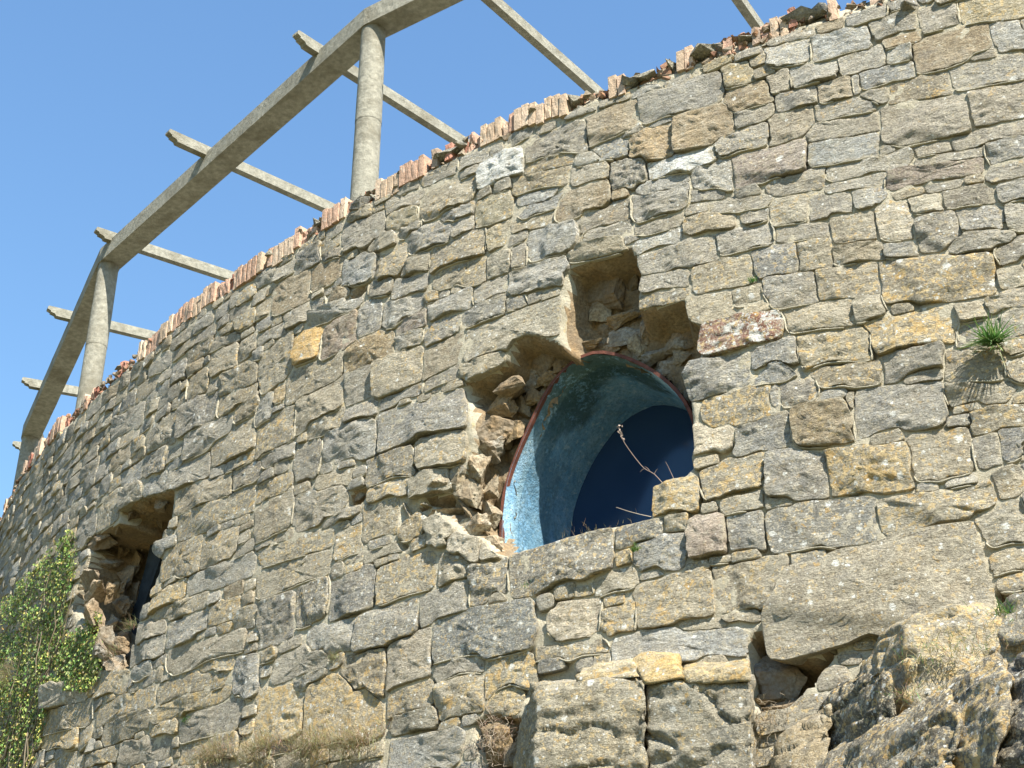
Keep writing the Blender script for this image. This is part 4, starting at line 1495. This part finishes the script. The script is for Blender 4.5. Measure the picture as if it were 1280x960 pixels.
rock([(1262, 830, 1.1), (1300, 806, 1.2), (1350, 900, 1.6), (1340, 1000, 1.7), (1238, 1000, 1.25), (1240, 930, 1.2), (1254, 875, 1.16), (1300, 820, .3)],
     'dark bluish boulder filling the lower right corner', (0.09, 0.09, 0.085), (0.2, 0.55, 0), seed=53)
rock([(1243, 776, .30), (1262, 752, .30), (1300, 738, .35), (1310, 800, .5), (1262, 806, .42), (1245, 800, .34), (1300, 745, .0), (1250, 760, .0)],
     'small dark rock at the right edge above the pale boulder', (0.16, 0.15, 0.12), (0.4, 0.5, 0), seed=59)
rock([(1000, 905, .12), (1040, 880, .12), (1035, 950, .28), (1005, 975, .30), (975, 985, .22), (968, 930, .10), (1000, 900, .0), (960, 990, .0)],
     'brown broken rock under the dark gap between block and boulder', (0.36, 0.29, 0.18), (0.2, 0.2, 0), seed=61)

# ------------------------------------------------------------------ the concrete pergola on top
pg = empty('pergola', (CX - (RW - 0.4) * math.sin(math.radians(41)), CY - (RW - 0.4) * math.cos(math.radians(41)), 7.2))
tag(pg, 'grey concrete pergola of round columns and radial rafters on top of the curved wall', 'pergola')
colp = [on_z(467, 40, H2), on_z(136, 333, H2), on_z(38, 549, H2)]
dth = (colp[0][0] - colp[1][0] + colp[1][0] - colp[2][0]) / 2
rmean = (colp[0][1] + colp[1][1] + colp[2][1]) / 3
ths = [(colp[0][0] + 2 * dth, rmean), (colp[0][0] + dth, rmean)] + colp + [(colp[2][0] - dth, rmean), (colp[2][0] - 2 * dth, rmean)]


def cylp(th, r, z):
    return np.array([CX + r * math.sin(th), CY - r * math.cos(th), z])


def cyl_geo(c, r0, r1, z0, z1, n=40, caps_=True):
    V, Fc = [], []
    zz = [(z0, r0), (z1, r1)]
    for z, r in zz:
        for i in range(n):
            a = 2 * math.pi * i / n
            V.append((c[0] + r * math.cos(a), c[1] + r * math.sin(a), z))
    for i in range(n):
        j = (i + 1) % n
        Fc.append((i, j, n + j, n + i))
    return np.array(V), Fc


BW = 0.125   # half width of the beam
for (th, r) in ths:
    c = cylp(th, r, 0)
    g = Geo()
    V, Fc = cyl_geo(c, 0.122, 0.116, 6.9, 8.61)
    g.add(V, Fc)
    V, Fc = cyl_geo(c, 0.119, 0.112, 8.613, H2 + 0.01)
    g.add(V, Fc)
    V, Fc = cyl_geo(c, 0.108, 0.108, 8.55, 8.66)
    g.add(V, Fc)
    o = g.build('column', M_CONC, pg, c + np.array([0, 0, 7.0]))
    # smooth sides, flat caps
    for p_ in o.data.polygons:
        p_.use_smooth = len(p_.vertices) == 4


def beam_geo(A, B, hw, h, nseg=24):
    d = (B - A)[:2]
    L = np.linalg.norm(d)
    d = d / L
    nrm = np.array([d[1], -d[0]])
    V, Fc = [], []
    for i in range(nseg + 1):
        f = i / nseg
        c = A * (1 - f) + B * f
        for (w_, z_) in ((-hw, 0), (hw, 0), (hw, h), (-hw, h)):
            e = 0.0
            k1 = 0.004 * float(fbm(np.array([f * 30, w_ * 9, z_ * 5 + A[0]]), 2))
            V.append((c[0] + nrm[0] * (w_ + k1), c[1] + nrm[1] * (w_ + k1), c[2] + z_ + (k1 * 1.2 if z_ == 0 else k1)))
    for i in range(nseg):
        for q in range(4):
            a_, b_ = i * 4 + q, i * 4 + (q + 1) % 4
            Fc.append((a_, a_ + 4, b_ + 4, b_))
    Fc += [(0, 1, 2, 3), tuple(reversed([nseg * 4 + q for q in range(4)]))]
    return np.array(V), Fc


HB = 0.20
for i in range(len(ths) - 1):
    A, B = cylp(*ths[i], H2), cylp(*ths[i + 1], H2)
    # mitre: trim slightly so that neighbours butt
    V, Fc = beam_geo(A, B, BW, HB)
    # close the outer wedge at each corner by extending along the chord
    d = (B - A) / np.linalg.norm(B - A)
    ext = BW * math.tan(abs(ths[i][0] - ths[i + 1][0]) / 2) - 0.0015
    rel = (V - A) @ d
    L = np.linalg.norm(B - A)
    nrm = np.array([d[1], -d[0], 0])
    cen = np.array([CX, CY, 0])
    outward = ((A + B) / 2 - cen)
    outward[2] = 0
    sgn = 1 if nrm @ outward > 0 else -1
    side = ((V - A) @ nrm) * sgn / BW
    V = V + np.where(rel < 0.01, -1, np.where(rel > L - 0.01, 1, 0))[:, None] * d * (ext * side)[:, None]
    g = Geo()
    g.add(V, Fc)
    g.build('ring_beam', M_CONC, pg, A, smooth=False)

ZR = H2 + HB - 0.03
rafts = []
for e, f in (((28, 477), (85, 497)), ((60, 388), (176, 428)), ((120, 290), (268, 352)), ((210, 168), (390, 268)), ((370, 45), (540, 188))):
    t1, r1 = on_z(*e, ZR + 0.07)
    rafts.append((t1, r1))
rr = float(np.mean([r for t, r in rafts]))
t6, _ = on_z(728, 103, ZR + 0.03)
t7, _ = on_z(940, 25, ZR + 0.03)
stp = (t7 - t6)
rafts += [(t6, rr), (t7, rr), (t7 + stp, rr), (t7 + 2 * stp, rr), (rafts[0][0] - 0.105, rr), (rafts[0][0] - 0.21, rr), (rafts[0][0] - 0.315, rr)]
HR, WR = 0.12, 0.040
PROF = [(0.0, HR), (-0.012, HR - 0.02), (-0.012, HR - 0.045), (0.03, HR - 0.062), (0.03, HR - 0.078), (0.085, HR - 0.092), (0.10, HR - 0.118), (0.155, 0.0)]
for (t, r) in rafts:
    g = Geo()
    out = np.array([math.sin(t), -math.cos(t), 0])
    tan = np.array([math.cos(t), math.sin(t), 0])
    cen = np.array([CX, CY, 0])
    length = 3.6
    poly = [(d_, z_) for d_, z_ in PROF] + [(length, 0.0), (length, HR)]
    V = []
    for sg in (-1, 1):
        for d_, z_ in poly:
            V.append(cen + out * (r - d_) + tan * WR * sg + np.array([0, 0, ZR + z_]))
    n = len(poly)
    Fc = [tuple(range(n)), tuple(reversed(range(n, 2 * n)))] + [(i, n + i, n + (i + 1) % n, (i + 1) % n) for i in range(n)]
    g.add(np.array(V), Fc)
    o = g.build('rafter', M_CONC, pg, cen + out * r + np.array([0, 0, ZR]), smooth=False)
# inner ring beam and columns carry the far ends of the rafters
RI = RW - 3.2
for i in range(len(ths) - 1):
    A, B = cylp(ths[i][0], RI, H2), cylp(ths[i + 1][0], RI, H2)
    V, Fc = beam_geo(A, B, 0.11, HB - 0.034)
    g = Geo()
    g.add(V, Fc)
    g.build('ring_beam', M_CONC, pg, A, smooth=False)
for (th, r) in ths:
    c = cylp(th, RI, 0)
    g = Geo()
    V, Fc = cyl_geo(c, 0.11, 0.10, 6.9, H2 + 0.01)
    g.add(V, Fc)
    g.build('column', M_CONC, pg, c + np.array([0, 0, 7.0]), smooth=False)

# ------------------------------------------------------------------ ground and terrace
g = Geo()
V, Fc = [], []
rr_ = [0, RW - 1.0, RW - 0.85]
# terrain in rings about the bastion: high at the wall foot, falling away
rad = [RW - 0.3, RW + 0.6, RW + 1.5, RW + 2.6, RW + 4, RW + 6, RW + 8.4, RW + 12, RW + 20, RW + 40, RW + 100, RW + 400, RW + 1500]
hz = [1.75, 1.55, 1.2, 0.6, -0.2, -1.1, -1.6, -1.8, -2.2, -3.0, -4, -6, -8]
NA = 180
for r_, h_ in zip(rad, hz):
    for q in range(NA):
        a = 2 * math.pi * q / NA
        x, y = CX + r_ * math.sin(a), CY - r_ * math.cos(a)
        V.append((x, y, h_ + 0.12 * float(fbm(np.array([x * 0.6, y * 0.6, 1.0]), 2)) * (1 if r_ < RW + 30 else 3)))
for k_ in range(len(rad) - 1):
    for q in range(NA):
        p = (q + 1) % NA
        Fc.append((k_ * NA + q, k_ * NA + p, (k_ + 1) * NA + p, (k_ + 1) * NA + q)[::-1])
g.add(np.array(V), Fc)
tag(g.build('ground', M_GROUND), None, None, kind='structure')
g = Geo()
V = [(CX, CY, 7.05)] + [(CX + (RW - 0.88) * math.sin(2 * math.pi * q / 120), CY - (RW - 0.88) * math.cos(2 * math.pi * q / 120), 7.05) for q in range(120)]
Fc = [(0, 1 + q, 1 + (q + 1) % 120) for q in range(120)]
g.add(np.array(V), Fc)
tag(g.build('terrace', M_CONC, smooth=False), None, None, kind='structure')


# ------------------------------------------------------------------ plants
def wall_off(s, z):
    return 0.0 - float(rec_depth(np.array([s]), np.array([z]))[0])


def leafgeo(g, c, n, up, L, w, col, fold=0.2):
    """one small folded leaf: centre c, facing n, tip direction up"""
    n = n / np.linalg.norm(n)
    up = up - n * (up @ n)
    up /= np.linalg.norm(up)
    r = np.cross(up, n)
    P = [c - up * L * .5, c + r * w * .5 - up * L * .12 + n * fold * w, c + up * L * .5, c - r * w * .5 - up * L * .12 + n * fold * w, c - up * L * .05]
    g.add(np.array(P), [(0, 1, 4), (1, 2, 4), (2, 3, 4), (3, 0, 4)], col)


IVY = np.array([(92, 664), (100, 700), (88, 735), (82, 790), (100, 795), (126, 770), (128, 845), (110, 862), (66, 862), (50, 925), (36, 965), (-12, 965), (-12, 775), (20, 745), (45, 715), (70, 690)], float)
ivr = Geo()
ivy = empty('ivy_plant', tuple(W(*sz(60, 940), 0.05)))
tag(ivy, 'green ivy plant climbing the wall left of the smaller opening', 'ivy')
cnt = 0
tries = 0
while cnt < 13000 and tries < 160000:
    tries += 1
    x, y = random.uniform(-12, 130), random.uniform(664, 965)
    d = float(poly_sd(IVY, np.array(x), np.array(y)))
    if d < -3 + 6 * random.random() * float(vn(np.array([x * .1, y * .1, 3.0]))):
        continue
    if float(vn(np.array([x * 0.07, y * 0.07, 9.0]))) < -0.52 and random.random() < 0.8:
        continue
    s, z = sz(x, y)
    lump_ = 0.5 + 0.5 * float(vn(np.array([s * 4, z * 4, 5.0])))
    of = random.uniform(0.005, 0.03 + 0.06 * lump_)
    c = W(s, z, of)
    out = np.array([math.sin(s / RW), -math.cos(s / RW), 0.0])
    n = out + np.array([random.gauss(0, .55), random.gauss(0, .55), random.gauss(0.35, .5)])
    up = np.array([random.gauss(0, .5), random.gauss(0, .5), -1 + random.gauss(0, .5)])
    rr = random.random()
    low = min(max((y - 840) / 100, 0), 1)
    if rr < 0.18 + 0.2 * low:
        col = (0.48, 0.46, 0.14)
    elif rr < 0.5:
        col = (0.27, 0.35, 0.10)
    elif rr < 0.85:
        col = (0.12, 0.20, 0.055)
    else:
        col = (0.28, 0.26, 0.13)
    L = random.choice([random.uniform(0.016, 0.030), random.uniform(0.025, 0.045)])
    leafgeo(ivr, c, n, up, L, L * random.uniform(.6, .9), tuple(q * random.uniform(.8, 1.2) for q in col))
    cnt += 1
o = ivr.build('leaves', M_LEAF, ivy, W(*sz(60, 940), 0.05), smooth=False)
o['kind'] = 'stuff'


def tube(g, pts, r0, r1, col, n=5):
    pts = [np.asarray(p, float) for p in pts]
    V, Fc = [], []
    m = len(pts)
    for i, p in enumerate(pts):
        d = pts[min(i + 1, m - 1)] - pts[max(i - 1, 0)]
        d /= np.linalg.norm(d) + 1e-9
        a = np.cross(d, [0.3, 0.5, 0.81])
        a /= np.linalg.norm(a) + 1e-9
        b = np.cross(d, a)
        r = r0 + (r1 - r0) * i / (m - 1)
        for q in range(n):
            t = 2 * math.pi * q / n
            V.append(p + (a * math.cos(t) + b * math.sin(t)) * r)
    for i in range(m - 1):
        for q in range(n):
            p_ = (q + 1) % n
            Fc.append((i * n + q, i * n + p_, (i + 1) * n + p_, (i + 1) * n + q))
    g.add(np.array(V), Fc, col)


gi = Geo()
for k_ in range(9):
    x0 = random.uniform(-5, 50)
    x1 = random.uniform(max(x0, 40), 100)
    y1 = random.uniform(690, 800)
    pts = []
    for i in range(12):
        f = i / 11
        s, z = sz(x0 + (x1 - x0) * f + random.uniform(-4, 4), 965 + (y1 - 965) * f)
        pts.append(W(s, z, 0.03 + 0.02 * random.random()))
    tube(gi, pts, 0.009, 0.003, (0.22, 0.18, 0.12))
gi.build('stem', M_LEAF, ivy, W(*sz(60, 940), 0.05))


def blade(g, p, d, L, w, col, droop=0.5, n=5):
    d = d / np.linalg.norm(d)
    side = np.cross(d, [0, 0, 1.0])
    if np.linalg.norm(side) < 0.1:
        side = np.array([1.0, 0, 0])
    side /= np.linalg.norm(side)
    V, Fc = [], []
    c = np.array(p, float)
    for i in range(n + 1):
        f = i / n
        ww = w * (1 - f) ** 0.7 * 0.5
        V += [c - side * ww, c + side * ww]
        d = d + np.array([0, 0, -droop / n])
        d /= np.linalg.norm(d)
        c = c + d * L / n
    for i in range(n):
        Fc.append((2 * i, 2 * i + 1, 2 * i + 3, 2 * i + 2))
    g.add(np.array(V), Fc, col)


def tuft(name, x, y, cnt, L, w, cols, label, cat='grass', spread=0.03, upb=0.5, droop=0.5, group=None, off=None, sxy=1.0):
    s, z = sz(x, y)
    o0 = off if off is not None else 0.0
    g = Geo()
    th = s / RW
    out = np.array([math.sin(th), -math.cos(th), 0.0])
    tan = np.array([math.cos(th), math.sin(th), 0.0])
    for i in range(cnt):
        p = W(s + random.gauss(0, spread * sxy), z + random.gauss(0, spread * .4), o0)
        d = out * random.uniform(.2, 1.0) + tan * random.gauss(0, .6) + np.array([0, 0, upb + random.gauss(0, .35)])
        c = random.choice(cols)
        blade(g, p, d, L * random.uniform(.45, 1.15), w * random.uniform(.7, 1.2), tuple(q * random.uniform(.8, 1.2) for q in c), droop * random.uniform(.4, 1.6))
    o = g.build(name, M_LEAF, None, W(s, z, o0), smooth=False)
    tag(o, label, cat, group)
    return o


GREEN = [(0.12, 0.24, 0.07), (0.17, 0.30, 0.09), (0.09, 0.18, 0.05), (0.26, 0.33, 0.13)]
STRAW = [(0.50, 0.43, 0.27), (0.44, 0.37, 0.22), (0.60, 0.53, 0.36), (0.30, 0.25, 0.16), (0.26, 0.25, 0.13)]
TW = [(0.28, 0.20, 0.14), (0.36, 0.27, 0.20), (0.20, 0.14, 0.11)]
tuft('leafy_plant', 1243, 432, 170, 0.19, 0.011, GREEN, 'bushy green narrow leaved plant rooted in the wall near the right edge', 'plant', 0.018, 0.25, 0.5, off=0.03)
tuft('leafy_plant', 942, 353, 36, 0.05, 0.006, GREEN[:3], 'tiny green plant in the joint above the red brown stone', 'plant', 0.01, 0.7, 0.3, off=0.01)
tuft('leafy_plant', 797, 690, 40, 0.05, 0.008, [(0.20, 0.30, 0.10), (0.14, 0.22, 0.07)], 'small green sprig growing on the window sill stones', 'plant', 0.015, 0.6, 0.4, off=0.03)
tuft('leafy_plant', 1272, 800, 90, 0.13, 0.008, GREEN, 'green grass sprouting above the pale boulder at the right edge', 'grass', 0.06, 0.7, 0.6, off=0.30)
tuft('grass_tuft', 1215, 850, 260, 0.09, 0.004, STRAW + [GREEN[0], GREEN[3]], 'dry grass lying between the pale boulder and the corner boulders', 'grass', 0.13, 0.4, 0.7, off=0.50)
tuft('grass_tuft', 1165, 905, 90, 0.08, 0.004, STRAW + [GREEN[1]], 'dry grass at the foot of the pale boulder', 'grass', 0.06, 0.3, 0.7, off=0.56)
tuft('grass_tuft', 722, 668, 34, 0.06, 0.0025, STRAW, 'wispy dry grass on the left end of the window sill', 'grass', 0.09, 0.9, 0.2, off=-0.02)
tuft('grass_tuft', 765, 660, 16, 0.04, 0.0025, STRAW, 'wispy dry grass in the middle of the window sill', 'grass', 0.07, 0.9, 0.2, off=-0.02)
DG = 'clumps of dry grass along the bottom of the wall'
for (x, y, n_, sp, lb) in ((275, 958, 420, .12, 'pale straw grass clump at the bottom edge, furthest left of its row'),
                           (335, 952, 480, .12, 'thick straw grass clump at the bottom edge below the yellow lichened stones'),
                           (395, 948, 520, .12, 'dry grass clump at the bottom edge below the vertical open joint'),
                           (450, 945, 520, .12, 'bristly brown grass clump at the bottom edge beside the arched ledge')):
    tuft('grass_tuft', x, y - 12, int(n_ * 1.1), 0.17, 0.004, STRAW, lb, 'grass', sp, 0.55, 0.8, DG, off=0.05)
tuft('grass_tuft', 420, 822, 110, 0.07, 0.003, STRAW + [GREEN[1]], 'little dry grass tuft in the gap between grey stones left of centre bottom', 'grass', 0.035, 0.4, 0.8, off=0.01)
tuft('grass_tuft', 158, 782, 110, 0.12, 0.004, STRAW + TW + [GREEN[1]], 'dry weed tuft standing in the left opening', 'grass', 0.05, 0.5, 0.5, off=-0.05)
tuft('grass_tuft', 140, 818, 150, 0.12, 0.004, STRAW + TW, 'brown dry weeds on the sill of the left opening', 'grass', 0.07, 0.5, 0.5, off=0.0)
tuft('grass_tuft', 20, 850, 260, 0.18, 0.005, STRAW + [(0.25, 0.2, 0.12), GREEN[1]], 'greyish dry stalks mixed into the ivy at the left edge', 'grass', 0.14, 0.5, 0.5, off=0.10)
tuft('grass_tuft', 660, 735, 20, 0.03, 0.003, [GREEN[1]], 'tiny green grass wisp under the dark sill stone', 'grass', 0.02, 0.7, 0.4, off=0.03)
tuft('grass_tuft', 233, 900, 60, 0.05, 0.006, [GREEN[0], GREEN[2]], 'small dark green weed in the joint at lower left', 'grass', 0.03, 0.2, 0.8, off=0.0)


def twig(name, pts, r, label, col=(0.36, 0.30, 0.24), buds=None, branches=None):
    g = Geo()
    P = []
    for x, y, of in pts:
        s, z = sz(x, y, RW + of)
        P.append(W(s, z, of))
    # resample smoothly
    Q = []
    for i in range(len(P) - 1):
        for f in (0, .33, .66):
            Q.append(P[i] * (1 - f) + P[i + 1] * f)
    Q.append(P[-1])
    Q = [Q[0]] + [(Q[i - 1] + 2 * Q[i] + Q[i + 1]) / 4 for i in range(1, len(Q) - 1)] + [Q[-1]]
    tube(g, Q, r, r * .5, col, 6)
    if buds:
        for i in range(buds):
            c = Q[-1 - (i % 6)] + np.array([random.gauss(0, .007), random.gauss(0, .007), random.gauss(0, .009)])
            leafgeo(g, c, np.array([0, -1, 0.2]) + np.random.default_rng(i).normal(0, .5, 3), np.array([random.gauss(0, .4), 0, 1.0]), 0.018, 0.012, (0.34, 0.27, 0.22))
    if branches:
        for (x1, y1, x2, y2, of) in branches:
            a = W(*sz(x1, y1, RW + of), of)
            b = W(*sz(x2, y2, RW + of), of)
            m_ = (a + b) / 2 + np.array([0, 0, .004])
            tube(g, [a, m_, b], r * .7, r * .3, col, 5)
    o = g.build(name, M_LEAF, None, P[0])
    tag(o, label, 'twig')
    return o


twig('dry_twig', [(830, 606, 0.0), (818, 592, 0.0), (805, 586, .02), (792, 570, .04), (780, 553, .06), (775, 541, .06), (774, 532, .06)], 0.0024,
     'long dry seed stalk curving up across the dark blue window pane', (0.34, 0.27, 0.22), 26,
     [(818, 592, 822, 586, 0.01), (805, 586, 800, 590, .02), (842, 598, 832, 577, 0.0), (812, 588, 806, 583, .01)])
twig('dry_twig', [(814, 646, 0.0), (800, 643, .04), (785, 639, .06), (770, 634, .07)], 0.0024, 'pale bare twig poking left over the window sill from the corner stone', (0.52, 0.46, 0.38))
g = Geo()
s, z = sz(625, 925)
for i in range(150):
    p = W(s + random.gauss(0, .10), z + random.gauss(0, .09), random.uniform(-.02, .12))
    q = p + np.array([random.gauss(0, .05), random.gauss(0, .04), random.gauss(.02, .05)])
    m_ = (p + q) / 2 + np.random.default_rng(i).normal(0, .015, 3)
    tube(g, [p, m_, q], 0.002, 0.001, random.choice([(0.42, 0.34, 0.26), (0.25, 0.17, 0.12), (0.5, 0.42, 0.32)]), 4)
tag(g.build('dead_shrub', M_LEAF, None, W(s, z, 0)), 'tangle of dead brown twigs left of the jutting squared block', 'shrub')
g = Geo()
s, z = sz(955, 905)
for i in range(110):
    p = W(s + random.gauss(0, .09), z + random.gauss(0, .05), random.uniform(-.02, .10))
    q = p + np.array([random.gauss(0, .045), random.gauss(0, .04), random.gauss(.01, .035)])
    m_ = (p + q) / 2 + np.random.default_rng(i + 500).normal(0, .015, 3)
    tube(g, [p, m_, q], 0.0018, 0.0009, random.choice([(0.42, 0.34, 0.24), (0.30, 0.22, 0.14), (0.5, 0.42, 0.30)]), 4)
tag(g.build('dead_shrub', M_LEAF, None, W(s, z, 0)), 'small heap of dead stems below the dark gap right of the jutting blocks', 'shrub')
print('stones', len(seeds), 'traced', N_TR)
